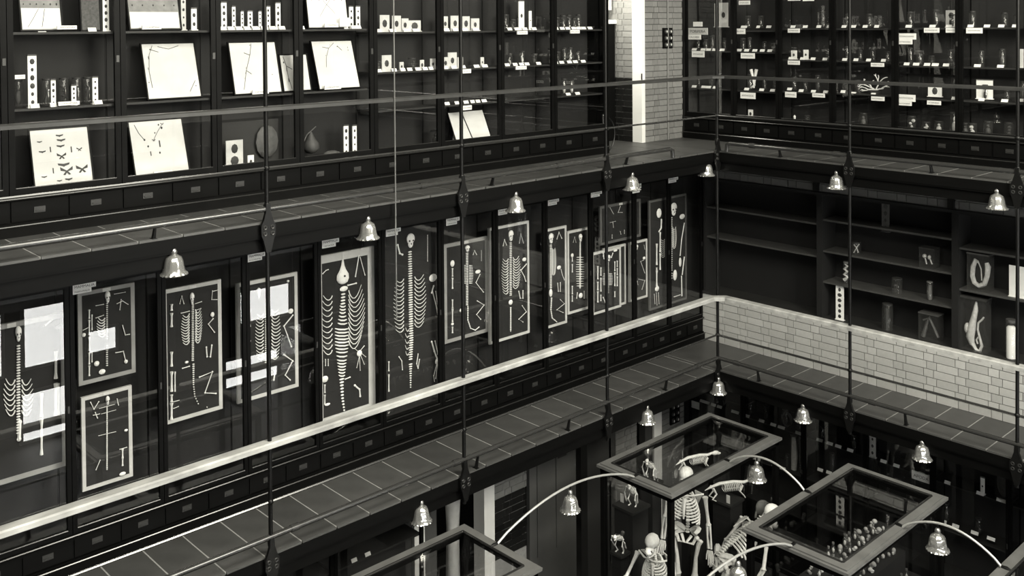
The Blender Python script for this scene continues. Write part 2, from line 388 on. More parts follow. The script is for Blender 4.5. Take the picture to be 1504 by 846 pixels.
def railing(z, zh, zm, zf, label, hm, w, h, split):
    t = thing('gallery_railing', (0, 0, z), label, 'railing')
    part('handrail', mitre([(0, YL), (0, -.13), (.13, 0), (XR, 0)], w, h, zh+h/2), hm, t)
    part('mid_rail', MB().tube([(0, YL, zm), (0, 0, zm)], .012), 'pipe', t)
    part('mid_rail', MB().tube([(0, 0, zm), (XR, 0, zm)], .012), 'pipe', t)
    if split:
        a = MB().tube([(0, YL, zf), (0, -1.02, zf), (0, -.97, zf-.02), (0, -.96, z+.002)], .027, 8)
        b = MB().tube([(XR, 0, zf), (.2, 0, zf), (.16, 0, zf-.02), (.155, 0, z+.002)], .027, 8)
    else:
        a = MB().tube([(0, YL, zf), (0, -.02, zf)], .027, 8); b = MB().tube([(XR, 0, zf), (.02, 0, zf)], .027, 8)
    fa = part('foot_rail', a, 'pipe', t); fb = part('foot_rail', b, 'pipe', t)
    for y in (-8.95, -6.7, -5.62, -3.4, -1.95): pass
    for y in (-7.75, -4.05, -1.85) if split else (-8.2, -4.3, -2.9, -1.1):
        part('bracket', MB().tube([(-.0, y, zf-.01), (-.035, y, z+.002)], [.014, .02], 6).box((-.065, y-.02, z), (-.005, y+.02, z+.006)), 'iron', t)
    for x in (.95, 2.9) if split else (.62, 2.6):
        part('bracket', MB().tube([(x, 0, zf-.01), (x, .035, z+.002)], [.014, .02], 6).box((x-.02, .005, z), (x+.02, .065, z+.006)), 'iron', t)
    for y in (-5.0, -3.05) if split else (-6.5, -4.6, -.45): part('coupling', MB().tube([(0, y-.04, zf), (0, y+.04, zf)], .034, 8), 'pipe', fa)
    for x in (.55, 1.75) if split else (.3, 2.2): part('coupling', MB().tube([(x-.04, 0, zf), (x+.04, 0, zf)], .034, 8), 'pipe', fb)
railing(0, 1.0, .475, .1145, 'upper gallery railing of dark rails with a heavy foot pipe', 'rail0', .07, .04, True)
railing(Z1, -1.973, -2.493, -2.807, 'middle gallery railing with a broad worn pale wooden handrail', 'rail', .115, .05, False)
# hanger rods with pierced cast collars
def hanger(x, y, along, where):
    t = thing('hanger_rod', (x, y, Z1-.32), 'slender black iron hanger rod with pierced collars '+where, 'iron rod', 'hanger rods along the gallery edges')
    part('rod', MB().tube([(x, y, Z1-.30), (x, y, 5.9)], .02, 8), 'iron', t)
    u = Vector((0, 1, 0)) if along == 'y' else Vector((1, 0, 0)); n = Vector((1, 0, 0)) if along == 'y' else Vector((0, -1, 0))
    P = Vector((x, y, 0))+n*.012
    for z in (0, Z1):
        mb = MB(); o = [(.02, .16), (.026, .08), (.045, .02), (.07, -.03), (.07, -.11), (.05, -.16), (.035, -.22), (.022, -.27)]
        pl = [P+u*a+Vector((0, 0, z+b)) for a, b in o]+[P-u*a+Vector((0, 0, z+b)) for a, b in reversed(o)]
        mb.slab([q-n*.012 for q in pl], n*.03)
        c = part('collar', mb, 'iron', t)
        for sg in (-1, 1):
            for zz in (-.045, -.10):
                ring = [P+n*.02+u*(sg*.036+.015*math.cos(a))+Vector((0, 0, z+zz+.015*math.sin(a))) for a in [k*math.pi/4 for k in range(9)]]
                part('boss', MB().tube(ring, .007, 5), 'metal', c)
        part('finial', MB().lathe((x, y, z), [(.001, .20), (.03, .15), (.03, .10), (.022, .06)], 8), 'iron', t)
    for zz in (.475, -2.493): part('rail_socket', MB().ball((x, y, zz), .03), 'iron', t)
for k, w in enumerate(('at the inner corner of the galleries', 'before the dim framed bone board', 'before the slender skeleton board', 'before the skeleton board behind the stile')): hanger(0, -2.247*k, 'y', w)
for k, w in ((1, 'beside the bright spotted slide'), (2, 'beside the tall round white jar')): hanger(1.918*k, 0, 'x', w)
q0, q1 = at(578, -60, 'x', .04), at(582, 468, 'x', .04)
solo('hanging_cord', MB().tube([(q0.x, (q0.y+q1.y)/2, 5.9), (q1.x, (q0.y+q1.y)/2, q1.z)], .007, 6), 'cap', 'thin bare cord hanging straight down past the gallery edge', 'cord')

# ================================================================== CASES
def case(F, s0, s1, zf, zd0, zd1, zg0, zg1, ztop, shelves, label, name='display_case', ndraw=2, group=None, depth=.37, glazed=True, mw=.045, cat='case'):
    """one bay: carcass, shelves, glazed door (pane, lock) and drawers (label holder)"""
    b = F.p((s0+s1)/2, .18, zf); t = thing(name, b, label, cat, group)
    mb = MB()
    if ndraw:
        box(F, mb, (s0, -.035, zf), (s1, .02, zd0-.02)); box(F, mb, (s0, -.015, zd0-.02), (s1, depth, zd0)); box(F, mb, (s0, .012, zd0), (s1, .03, zd1))
        box(F, mb, (s0, -.015, zd1), (s1, depth, zd1+.02))
    else: box(F, mb, (s0, -.01, zf), (s1, depth, zg0-.02))
    box(F, mb, (s0, 0, zg0-.05), (s1, depth, zg0-.012))
    box(F, mb, (s0, depth-.02, zg0), (s1, depth, ztop))
    box(F, mb, (s0, .0, zg1), (s1, depth, ztop)); box(F, mb, (s0-.0, -.03, ztop-.06), (s1, 0, ztop-.0))
    part('carcass', mb, 'wood', t)
    part('lining', box(F, MB(), (s0+.01, depth-.026, zg0), (s1-.01, depth-.02, zg1)), 'back', t)
    r = .008
    if ndraw:
        part('moulding', MB().tube([F.p(s0, -.022, zd1+.012), F.p(s1, -.022, zd1+.012)], r), 'edge', t)
        part('moulding', MB().tube([F.p(s0, -.036, zd0-.02), F.p(s1, -.036, zd0-.02)], r), 'edge', t)
    for z in shelves:
        part('shelf', box(F, MB(), (s0+.012, .045, z-.02), (s1-.012, depth-.026, z)), 'shelf', t)
    if glazed:
        d = MB(); box(F, d, (s0+.003, .0, zg0-.01), (s0+mw, .032, zg1)); box(F, d, (s1-mw, 0, zg0-.01), (s1-.003, .032, zg1))
        box(F, d, (s0+mw, 0, zg0-.01), (s1-mw, .032, zg0+.05)); box(F, d, (s0+mw, 0, zg1-.05), (s1-mw, .032, zg1))
        do = part('door', d, 'wood', t)
        part('pane', box(F, MB(), (s0+mw, .014, zg0+.05), (s1-mw, .017, zg1-.05)), 'glass', do)
        part('lock', box(F, MB(), (s1-mw+.012, -.006, (zg0+zg1)/2-.03), (s1-.012, .001, (zg0+zg1)/2+.03)), 'metal', do)
        part('bead', MB().tube([F.p(s0+mw, -.002, zg0+.05), F.p(s1-mw, -.002, zg0+.05)], .006), 'edge', do)
    for k in range(ndraw):
        a = s0+(s1-s0)*k/ndraw+.012; e = s0+(s1-s0)*(k+1)/ndraw-.012
        dr = part('drawer', box(F, MB(), (a, -.002, zd0+.012), (e, .012, zd1-.012)), 'wood', t)
        c = (a+e)/2; zc = (zd0+zd1)/2; h = MB()
        box(F, h, (c-.045, -.008, zc-.025), (c+.045, -.002, zc+.025)); box(F, h, (c-.03, -.016, zc-.012), (c+.03, -.008, zc-.004))
        part('label_holder', h, 'metal', dr)
    return t
ulY = [-9.5, -8.579, -7.65, -6.743, -5.85, -4.935, -4.015, -3.082, -2.173, -1.18]
ulL = ['glazed upper wall case next beyond the butterfly board case',
 'glazed upper wall case holding the butterfly board and spotted slide strips', 'glazed upper wall case with two big tilted white insect boards stacked',
 'glazed upper wall case with a row of narrow slide strips over a large board', 'glazed upper wall case with a woven nest below a large white board',
 'glazed upper wall case with rows of small beetle cards', 'glazed upper wall case with the open album on its bottom', 'glazed upper wall case of jars with one tall white slide',
 'glazed upper wall case of small jars beside the passage door']
ULS = [[1.69, 1.05]]*5+[[1.65, 1.215, .80]]*4
for i in range(9): cc = case(UL, ulY[i], ulY[i+1], 0, .11, .30, .345, 2.55, 2.75, ULS[i], ulL[i], mw=.05)
part('end_panel', box(UL, MB(), (-1.18, -.02, 0), (-1.165, .37, 2.75)), 'wood', cc)
l1Y = [-8.95, -8.118, -7.306, -6.462, -5.658, -4.856, -4.033, -3.195, -2.354, -1.507, -.62, .148, .93]
l1L = ['big-board', 'two-board marsupial', 'long-tailed skeleton', 'half-hidden skeleton', 'porpoise', 'seal', 'slender skeleton', 'tall border', 'empty lower', 'pair of small skeleton', 'small limb-bone', 'ape skeleton']
l1L = ['glazed wall case with the largest skeleton board of the run', 'glazed wall case with two small skeleton boards one above the other', 'glazed wall case with a long curling-tailed skeleton board',
 'glazed wall case whose skeleton board runs behind the door stile', 'glazed wall case with the whole porpoise skeleton board', 'glazed wall case with the flippered seal skeleton on unframed black', 'glazed wall case with a slender skeleton and limb bones in a column',
 'glazed wall case with a tall white-bordered skeleton board', 'glazed wall case with two narrow skeleton boards side by side', 'glazed wall case with a dim framed board over a bright bone board', 'glazed wall case with a small white-bordered board beside the ape skeleton',
 'glazed wall case at the brick corner with half of the ape skeleton']
for i in range(12): case(UL, l1Y[i], l1Y[i+1], Z1, -2.85, -2.655, -2.64, -.46, -.27, [], l1L[i], mw=.04)
urX = [-1.25, -.387, .35, 1.16, 2.02, 2.818, 3.6, 4.4]
urL = ['glazed corner case beside the brick pier with a pale panel', 'glazed case with a pair of white leg bones', 'glazed case with two small white picture cards', 'glazed case with the branching white coral', 'glazed case with the stepped white name cards', 'glazed case with a large white block on its shelf', 'glazed case past the one with the large white block']
URS = [[1.31, .755], [1.61, 1.305, .75], [1.64, 1.21, .77], [1.635, 1.21, .785], [1.64, 1.17, .765], [1.645, 1.172, .768], [1.645, 1.17, .768]]
for i in range(7): case(UR, urX[i], urX[i+1], 0, .11, .30, .345, 2.55, 2.75, URS[i], urL[i]+', upper gallery', mw=.045)
# open racks of the middle gallery
def rack(s0, s1, shelves, label):
    t = thing('open_shelf_rack', UR.p((s0+s1)/2, .18, -2.275), label, 'shelving'); mb = MB()
    box(UR, mb, (s0, .0, -2.275), (s0+.04, .37, -.56)); box(UR, mb, (s1-.04, .0, -2.275), (s1, .37, -.56))
    box(UR, mb, (s0, .36, -2.275), (s1, .38, -.56)); box(UR, mb, (s0, -.01, -.6), (s1, .37, -.56))
    part('carcass', mb, 'rack', t)
    for z in shelves: part('shelf', box(UR, MB(), (s0+.04, .03, z-.025), (s1-.04, .36, z)), 'rackshelf', t)
    part('base_board', box(UR, MB(), (s0, -.03, -2.275), (s1, .36, -2.245)), 'shelf', t)
    part('bracket', box(UR, MB(), (s1-.08, -.03, -.55), (s1-.002, .02, -.28)), 'iron', t)
rack(-.92, .97, [-.99, -1.43], 'empty black open rack in the corner over the brick parapet')
rack(.97, 2.775, [-.92, -1.34, -1.755], 'black open rack with three sloping shelves of small jars')
rack(2.775, 4.5, [-1.01, -1.51], 'black open rack holding the pale lizard jar')
# ground floor cases
grX = [-1.2, -.25, .72, 1.62, 2.5, 3.4, 4.3]
GRS = [[-3.80, -4.45]]+[[-3.95, -4.52, -5.1]]*5
grL = ['ground-floor case under the gallery corner by the brick pier', 'ground-floor case with a dark ring specimen', 'ground-floor case with the pair of tall pale jars', 'ground-floor case with a tall spotted slide', 'ground-floor case with the large white name plate', 'ground-floor case with the grey pod jar']
for i in range(6): case(UR, grX[i], grX[i+1], Z2, -5.85, -5.6, -5.55, -3.32, -3.2, GRS[i], grL[i], mw=.035)
for i, (a, b) in enumerate(((-6.7, -5.5), (-5.5, -4.32))):
    case(UL, a, b, Z2, -5.85, -5.6, -5.55, -3.34, -3.2, [-4.0, -4.6], ['shaded ground-floor case with two pale jars', 'shaded ground-floor case beside the white doorway'][i])

# ================================================================== LAMPS
_lm = {}
def lamp(x, y, zb, label, group, stem):
    t = thing('bell_lamp', (x, y, zb), label, 'lamp', group)
    if not _lm:
        def mod(a, i): return (.0, .03*math.cos(9*a), .035*math.cos(9*a), .035*math.cos(9*a), .03*math.cos(18*a), .06*math.cos(18*a), .07*math.cos(18*a))[i]
        _lm['s'] = MB().lathe((0, 0, 0), [(.03, .165), (.062, .145), (.075, .11), (.083, .06), (.09, .03), (.108, .008), (.104, 0)], 36, mod).mesh('shade')
        _lm['c'] = MB().lathe((0, 0, 0), [(.002, .225), (.02, .218), (.028, .20), (.03, .185), (.022, .175), (.036, .165), (.03, .155)], 12).mesh('cap')
        _lm['b'] = MB().ball((0, 0, .08), (.03, .03, .045)).mesh('bulb')
    link('shade', _lm['s'], 'shade', t); link('cap', _lm['c'], 'cap', t); link('bulb', _lm['b'], 'pale', t)
    link('stem', MB().tube([(0, 0, .215), (0, 0, stem)], .008, 6).mesh('stem'), 'iron', t); WL[t.name] = Vector((x, y, zb))
GL = 'fluted bell lamp hanging under the upper gallery edge'
for y, w in ((-7.583, 'over the long-tailed skeleton board'), (-5.651, 'between the porpoise and seal boards'), (-3.704, 'over the tall narrow skeleton board'), (-1.737, 'over the dim framed bone board')): lamp(-.03, y, -.325, GL+' '+w, 'lamps over the skeleton cases', .30)
lamp(-.09, -.12, -.335, GL+' at the corner post', None, .25)
for x, w in ((1.73, 'near the dim tall slide'), (3.615, 'over the looped specimen jar')): lamp(x, .03, -.315, GL+' '+w, 'lamps before the open racks', .28)
G2 = 'fluted bell lamp hanging under the middle gallery edge'
lamp(-.03, -1.47, -3.285, G2+' above the glass vitrine', None, .30); lamp(0.02, -.02, -3.28, G2+' at the corner post', None, .26)
for x, w in ((1.268, 'above the pair of tall pale jars'), (2.793, 'above the large white name plate')): lamp(x, .03, -3.31, G2+' '+w, 'lamps before the ground-floor jar cases', .28)
lamp(-.03, -5.04, -3.282, G2+' beside the white doorway', None, .30)

# ================================================================== VITRINES
ZV = -3.4
def vitrine(x0, x1, y0, y1, label):
    t = thing('glass_vitrine', ((x0+x1)/2, (y0+y1)/2, Z2), label, 'vitrine'); w = .125
    c = [(x0, y0), (x1, y0), (x1, y1), (x0, y1)]; k = [(x0+w, y0+w), (x1-w, y0+w), (x1-w, y1-w), (x0+w, y1-w)]
    c2 = [(x0+.03, y0+.03), (x1-.03, y0+.03), (x1-.03, y1-.03), (x0+.03, y1-.03)]
    for i in range(4):
        j = (i+1) % 4
        fr = part('frame_board', MB().slab([(*c2[i], ZV-.012), (*c2[j], ZV-.012), (*k[j], ZV-.012), (*k[i], ZV-.012)], (0, 0, .016)), 'vframe', t)
        part('lip', MB().slab([(*c[i], ZV-.04), (*c[j], ZV-.04), (*c2[j], ZV-.04), (*c2[i], ZV-.04)], (0, 0, .03)), 'vframe', fr)
        a = Vector((*k[i], ZV+.004)); b = Vector((*k[j], ZV+.004)); part('bead', MB().tube([a, b], .012, 6), 'edge', fr)
        # upper rail below the lip
    part('glass_top', MB().box((x0+w-.02, y0+w-.02, ZV-.008), (x1-w+.02, y1-w+.02, ZV-.004)), 'glass', t)
    h = MB()
    for (a, b) in ((0, 1), (1, 2), (2, 3), (3, 0)):
        p, q = c2[a], c2[b]; n = .03
        h.box((min(p[0], q[0]), min(p[1], q[1]), ZV-.10), (max(p[0], q[0])+(.04 if p[0] == q[0] == x0+.03 else 0)-(0), max(p[1], q[1]), ZV-.04)) if False else None
    part('top_rail', MB().box((x0+.03, y0+.03, ZV-.10), (x1-.03, y0+.07, ZV-.04)).box((x0+.03, y1-.07, ZV-.10), (x1-.03, y1-.03, ZV-.04))
         .box((x0+.03, y0+.07, ZV-.10), (x0+.07, y1-.07, ZV-.04)).box((x1-.07, y0+.07, ZV-.10), (x1-.03, y1-.07, ZV-.04)), 'wood', t)
    for (x, y) in ((x0+.03, y0+.03), (x1-.09, y0+.03), (x0+.03, y1-.09), (x1-.09, y1-.09)):
        part('corner_post', MB().box((x, y, Z2+.55), (x+.06, y+.06, ZV-.04)), 'wood', t)
    for (a, b) in (((x0+.09, y0+.05), (x1-.09, y0+.054)), ((x0+.09, y1-.054), (x1-.09, y1-.05)), ((x0+.05, y0+.09), (x0+.054, y1-.09)), ((x1-.054, y0+.09), (x1-.05, y1-.09))):
        part('side_pane', MB().box((*a, Z2+.55), (*b, ZV-.10)), 'glass', t)
    part('base', MB().box((x0+.0, y0, Z2), (x1, y1, Z2+.5)).box((x0-.02, y0-.02, Z2+.5), (x1+.02, y1+.02, Z2+.55)), 'wood', t)
    return t
v1 = vitrine(.13, 1.225, -2.59, -.39, 'tall glass vitrine holding the standing human skeleton')
v2 = vitrine(2.14, 3.30, -2.62, -.46, 'tall glass vitrine crowded with small skulls and bottles')
v3 = vitrine(.11, 1.25, -6.8, -4.59, 'glass vitrine nearest the white ground-floor doorway')
v4 = vitrine(4.205, 5.35, -2.62, -.46, 'glass vitrine on the far side of the bottle vitrine, joined by a rod')
v5 = vitrine(2.14, 3.30, -6.8, -4.59, 'glass vitrine of the next row at the far end of the rod arch')
def arch(p, q, hgt, label, lampt):
    p, q = Vector(p), Vector(q); d = (q-p); n = 16
    t = thing('lamp_arch', tuple(p), label, 'lamp arch')
    pts = [p+d*(i/n)+Vector((0, 0, hgt*math.sin(math.pi*i/n)**.8)) for i in range(n+1)]
    part('rod', MB().tube(pts, .012, 8), 'rod', t); e = d.normalized()*.16
    for a, s in ((p, -1), (q, 1)):
        part('foot', MB().tube([a+Vector((0, 0, .004)), a+e*s*.3+Vector((0, 0, .006)), a+e*s*.55+Vector((0, 0, .004))], [.014, .018, .006], 6), 'iron', t)
    m = pts[int(n*lampt)]; c = t
    lamp(m.x, m.y, m.z-.27, label.replace('bent rod', 'bell lamp hung from the rod'), None, .265)
arch((.66, -4.63, -3.393), (.66, -2.55, -3.393), .24, 'slender bent rod from the doorway vitrine to the skeleton vitrine', .5)
arch((1.19, -1.45, -3.393), (2.17, -1.47, -3.393), .19, 'slender bent rod arching between the skeleton and bottle vitrines', .42)
arch((3.26, -1.45, -3.393), (4.24, -1.5, -3.393), .19, 'slender bent rod from the bottle vitrine to the vitrine beyond it', .42)
arch((2.66, -4.63, -3.393), (2.68, -2.58, -3.393), .24, 'slender bent rod from the bottle vitrine to the next row', .62)

# ================================================================== SKELETONS
def arc_rib(c, rx, ry, z, drop, th0, th1, n=8):
    return [Vector((c[0]+rx*math.sin(th), c[1]+ry*math.cos(th), z-drop*(1-math.cos(th-0))*.5)) for th in [th0+(th1-th0)*k/n for k in range(n+1)]]
def skull_mb(c, s, snout=.0):
    mb = MB().ball(c, (.070*s, .088*s, .078*s), 12, 8)
    f = Vector(c)+Vector((0, -.062*s-snout*.5, -.058*s)); mb.ball(f, (.045*s, .04*s+snout, .042*s), 10, 6)
    mb.ball((c[0], c[1]-.05*s-snout*.6, c[2]-.11*s), (.042*s, .038*s+snout*.8, .018*s), 10, 6)
    for sg in (-1, 1): mb.tube([(c[0]+sg*.055*s, c[1]-.0*s, c[2]-.05*s), (c[0]+sg*.052*s, c[1]-.02*s, c[2]-.11*s)], .009*s, 5)
    return mb
def place(mb, mtx): mb.xf(mtx); return mb
def skeleton(loc, rz, sc, label, pose='stand', name='human_skeleton', lean=0., group=None, snout=0.):
    """standing or stooping primate skeleton; feet at loc, facing local -y"""
    t = thing(name, loc, label, 'skeleton', group)
    B = Matrix.Translation(loc) @ Matrix.Rotation(rz, 4, 'Z') @ Matrix.Diagonal((sc*1.15, sc*1.12, sc, 1))
    st = pose == 'stand'; hip = .93 if st else .62
    T = B @ Matrix.Translation((0, 0, hip)) @ Matrix.Rotation(lean, 4, 'X') @ Matrix.Translation((0, 0, -.93))
    def P(n, mb, mt=T, m='bone', par=None): return part(n, place(mb, mt), m, par or t)
    sp = MB()
    for k in range(22):
        f = k/21; z = .95+f*.56; y = .03+.025*math.sin(f*6.0); sp.ball((0, y, z), (.024-.010*f, .022-.007*f, .012), 6, 4)
        sp.tube([(0, y, z), (0, y+.04, z-.012)], .005, 4)
    P('spine', sp)
    sk = P('skull', skull_mb((0, -.01, 1.63), 1.0, snout))
    es = MB()
    for sg in (-1, 1): es.ball((sg*.026, -.103-snout*.4, 1.585), (.015, .012, .016), 8, 5)
    es.ball((0, -.108-snout, 1.555), (.009, .008, .013), 6, 4); P('eye_sockets', es, par=sk, m='ink')
    rb = MB()
    for k in range(11):
        f = k/10; z = 1.42-f*.30; rx = .075+.065*math.sin(min(1, f*1.25)*math.pi*.55); ry = .06+.045*f
        for sg in (-1, 1):
            end = math.pi*(.93 if k < 7 else .93-.13*(k-6))
            pts = [Vector((sg*rx*math.sin(a), .045-ry+ry*math.cos(a)-.0, z-.07*(1-math.cos(a))*.5)) for a in [end*q/8 for q in range(9)]]
            rb.tube(pts, .0065, 5)
    P('ribcage', rb)
    P('sternum', MB().tube([(0, -.07, 1.38), (0, -.10, 1.28), (0, -.115, 1.17)], [.016, .012, .006], 6))
    for sg in (-1, 1):
        P('collarbone', MB().tube([(0, -.06, 1.40), (sg*.09, -.06, 1.425), (sg*.17, -.0, 1.43)], .008, 5))
        P('shoulder_blade', MB().slab([(sg*.16, .02, 1.42), (sg*.06, .075, 1.42), (sg*.09, .085, 1.25)], (0, .008, .0)))
        sh = Vector((sg*.185, 0, 1.40))
        if st: el, wr, hd = sh+Vector((sg*.03, .01, -.31)), sh+Vector((sg*.05, -.02, -.56)), sh+Vector((sg*.055, -.03, -.66))
        else: el, wr, hd = sh+Vector((sg*.09, -.16, -.24)), sh+Vector((sg*.06, -.30, -.52)), sh+Vector((sg*.05, -.34, -.62))
        a = MB().tube([sh, sh+(el-sh)*.1, sh+(el-sh)*.5, sh+(el-sh)*.92, el], [.022, .016, .011, .013, .021], 7)
        for o in (-.013, .013): a.tube([el+Vector((o, 0, 0)), el+(wr-el)*.5+Vector((o*1.3, 0, 0)), wr+Vector((o, 0, 0))], [.010, .007, .010], 5)
        for k in range(5):
            b = wr+(hd-wr)*.2+Vector((sg*(k-2)*.010, 0, 0)); L = (.09, .15, .165, .155, .125)[k]
            dd = (hd-wr).normalized(); a.tube([b, b+dd*L*.5+Vector((sg*(k-2)*.006, -.006, 0)), b+dd*L+Vector((sg*(k-2)*.007, -.02, 0))], [.006, .005, .003], 4)
        P('arm', a)
        pv = MB(); rim = [Vector((sg*(.03+.09*math.sin(a)), .05-.075*(1-math.cos(a))*.7, .93+.09*math.sin(a*.9)+.03*math.cos(a))) for a in [math.pi*.15*q for q in range(6)]]
        pv.tube(rim, [.018, .022, .022, .02, .018, .014], 6)
        pv.slab([(sg*.03, .05, .93), (sg*.12, .02, 1.045), (sg*.13, -.03, 1.03), (sg*.10, -.02, .93)], (0, .012, 0))
        pv.tube([(sg*.10, -.01, .93), (sg*.07, -.03, .86), (sg*.012, -.06, .875), (sg*.05, .0, .93)], .012, 5)
        P('hip_bone', pv)
        h = Vector((sg*.105, -.01, .92)) if st else Vector((sg*.10, 0, .60))
        if st: kn, an, toe = Vector((sg*.085, -.02, .49)), Vector((sg*.085, .02, .08)), Vector((sg*.10, -.15, .015))
        else: kn, an, toe = Vector((sg*.15, -.20, .36)), Vector((sg*.12, .0, .06)), Vector((sg*.15, -.16, .015))
        l = MB().ball(h, .026, 8, 5).tube([h+Vector((sg*.04, 0, -.02)), h+(kn-h)*.15+Vector((sg*.02, 0, 0)), h+(kn-h)*.5, h+(kn-h)*.92, kn], [.018, .017, .013, .02, .028], 7)
        l.tube([kn, kn+(an-kn)*.12, kn+(an-kn)*.5, an], [.026, .019, .012, .015], 6)
        o = Vector((sg*.03, .01, 0)); l.tube([kn+(an-kn)*.06+o, an+o], .007, 5)
        heel = an+Vector((0, .05, -.05)); l.ball(heel, (.02, .03, .02), 6, 4).tube([heel, (an+toe)*.5], .016, 6)
        for k in range(5): l.tube([(an+toe)*.5+Vector((sg*(k-2)*.009, 0, -.01)), toe+Vector((sg*(k-2)*.015, .01*abs(k-1), 0))], [.008, .005], 4)
        P('leg', l, B)
    return t
MB.k = 1.35
skeleton((.66, -1.58, -5.39), math.radians(22), 1.06, 'standing human skeleton with bright skull inside the tall vitrine')
part_pole = solo('mounting_stand', MB().tube([(.61, -1.44, -5.39), (.61, -1.44, -4.1)], .012, 6).box((.52, -1.50, -5.39), (.70, -1.38, -5.38)), 'iron', 'thin black mounting pole and plate behind the human skeleton', 'stand')
skeleton((.78, -2.24, -5.39), math.radians(15), 1.0, 'smaller ape skeleton stooping at the front of the human skeleton vitrine', 'stoop', 'ape_skeleton', math.radians(15), snout=.03)
skeleton((.97, -1.36, -5.39), math.radians(160), 1.16, 'broad stooping gorilla skeleton beside the human skeleton', 'stoop', 'gorilla_skeleton', math.radians(58), snout=.05)
MB.k = 1.0
def pedestal(x, y, w, z1, label):
    t = thing('pedestal', (x, y, Z2+.55), label, 'pedestal')
    part('column', MB().box((x-w/2, y-w/2, Z2+.55), (x+w/2, y+w/2, z1-.03)), 'back', t)
    part('cap_board', MB().box((x-w/2-.02, y-w/2-.02, z1-.03), (x+w/2+.02, y+w/2+.02, z1)), 'shelf', t)
pedestal(.34, -2.22, .28, -3.93, 'tall box pedestal under a small monkey skeleton')
pedestal(.27, -1.76, .17, -3.82, 'tallest box pedestal at the wall side of the skeleton vitrine')
pedestal(.36, -2.44, .14, -4.40, 'low box pedestal with a crouching monkey skeleton')
pedestal(.62, -.68, .26, -4.28, 'box pedestal under the lying animal skeleton')
MB.k = 1.4
skeleton((.37, -2.22, -3.93), math.radians(20), .25, 'tiny monkey skeleton on the tall pedestal in the skeleton vitrine', 'stoop', 'monkey_skeleton', math.radians(40), snout=.04)
skeleton((.27, -1.76, -3.82), math.radians(20), .27, 'small monkey skeleton on the tallest pedestal beside the human skull', 'stoop', 'monkey_skeleton', math.radians(45), snout=.04)
skeleton((.36, -2.44, -4.40), math.radians(20), .26, 'crouching monkey skeleton on the low pedestal', 'stoop', 'monkey_skeleton', math.radians(60), snout=.04)
def beast(loc, rz, sc, label):
    t = thing('animal_skeleton', loc, label, 'skeleton'); B = Matrix.Translation(loc) @ Matrix.Rotation(rz, 4, 'Z') @ Matrix.Scale(sc, 4)
    def P(n, mb): return part(n, place(mb, B), 'bone', t)
    P('skull', MB().ball((.62, 0, .34), (.11, .05, .055), 10, 6).ball((.72, 0, .31), (.07, .03, .03), 8, 5))
    P('spine', MB().tube([(.55, 0, .36), (.4, 0, .33), (.15, 0, .37), (-.2, 0, .36), (-.42, 0, .30), (-.56, 0, .24)], [.018, .024, .024, .026, .02, .004], 6))
    rb = MB()
    for k in range(10):
        x = .33-.045*k
        for sg in (-1, 1): rb.tube([(x, 0, .36), (x-.01, sg*.085, .30), (x-.02, sg*.08, .20), (x, sg*.02, .16)], .007, 4)
    P('ribcage', rb)
    for x, k in ((.34, -1), (-.38, 1)):
        for sg in (-1, 1): P('leg', MB().tube([(x, sg*.07, .30), (x+k*.07, sg*.09, .17), (x-k*.03, sg*.09, .06), (x+.06, sg*.09, .012)], [.02, .014, .011, .008], 5))
beast((.62, -.68, -4.28), math.radians(60), .55, 'small four-legged animal skeleton on the pedestal beside the human skeleton')
beast((.33, -.97, -3.93), math.radians(70), .5, 'small stretched animal skeleton on its pedestal near the vitrine end')
pedestal(.33, -.97, .24, -3.93, 'box pedestal near the vitrine end under the stretched skeleton')
for i, (x, y, z) in enumerate(((.235, -2.26, -3.93), (.70, -.78, -4.28))):
    solo('number_card', MB().box((x-.025, y-.004, z), (x+.025, y, z+.10)), 'paper', 'upright white card on a pedestal in the skeleton vitrine', 'card', 'cards in the skeleton vitrine')
MB.k = 1.0
# vitrine 2: tiers of small skulls and bottles
tw = thing('stepped_stand', (2.72, -1.54, Z2+.55), 'dark stepped stand crowded with skulls and bottles in the vitrine', 'stand')
TI = [(-3.80, .10), (-4.02, .24), (-4.26, .38)]
for z, w in TI: part('tier', MB().box((2.72-w, -2.35, z-.22), (2.72+w, -.75, z)) if z > -4.2 else MB().box((2.72-w, -2.45, Z2+.55), (2.72+w, -.68, z)), 'rack', tw)
sk_me = place(skull_mb((0, 0, .09), .8, .03), Matrix.Scale(.55, 4)).mesh('cranium'); 
zmin = min(v.co.z for v in sk_me.vertices)
for v in sk_me.vertices: v.co.z -= zmin
bt_me = MB().lathe((0, 0, 0), [(.0, 0), (.022, 0), (.022, .07), (.010, .085), (.010, .10)], 10).mesh('bottle')
ck_me = MB().lathe((0, 0, 0), [(.0, .10), (.013, .10), (.013, .12), (.0, .122)], 8).mesh('stopper')
ct_me = MB().ball((0, 0, .035), (.014, .014, .028), 8, 5).mesh('specimen')
n = 0
for ti, (z, w) in enumerate(TI):
    for sg in (-1, 1):
        for k in range(14):
            inner = TI[ti-1][1] if ti else 0.0
            x = 2.72+sg*(inner+w)/2+random.uniform(-.02, .02); y = -2.25+k*.105+random.uniform(-.02, .02)
            if random.random() < .5:
                o = link('small_skull', sk_me, 'oldbone', None, (x, y, z)); o.rotation_euler.z = random.uniform(0, 6.28); s = random.uniform(.4, .85); o.scale = (s, s, s)
                tag(o, 'small bare skull among the bottles on the stepped stand in the vitrine', 'skull', 'small skulls on the stepped stand')
            else:
                t = thing('specimen_bottle', (x, y, z), 'small stoppered bottle among the skulls on the stepped stand', 'bottle', 'bottles on the stepped stand')
                link('glass', bt_me, 'jar', t); link('stopper', ck_me, 'dim', t); link('specimen', ct_me, 'pale', t)

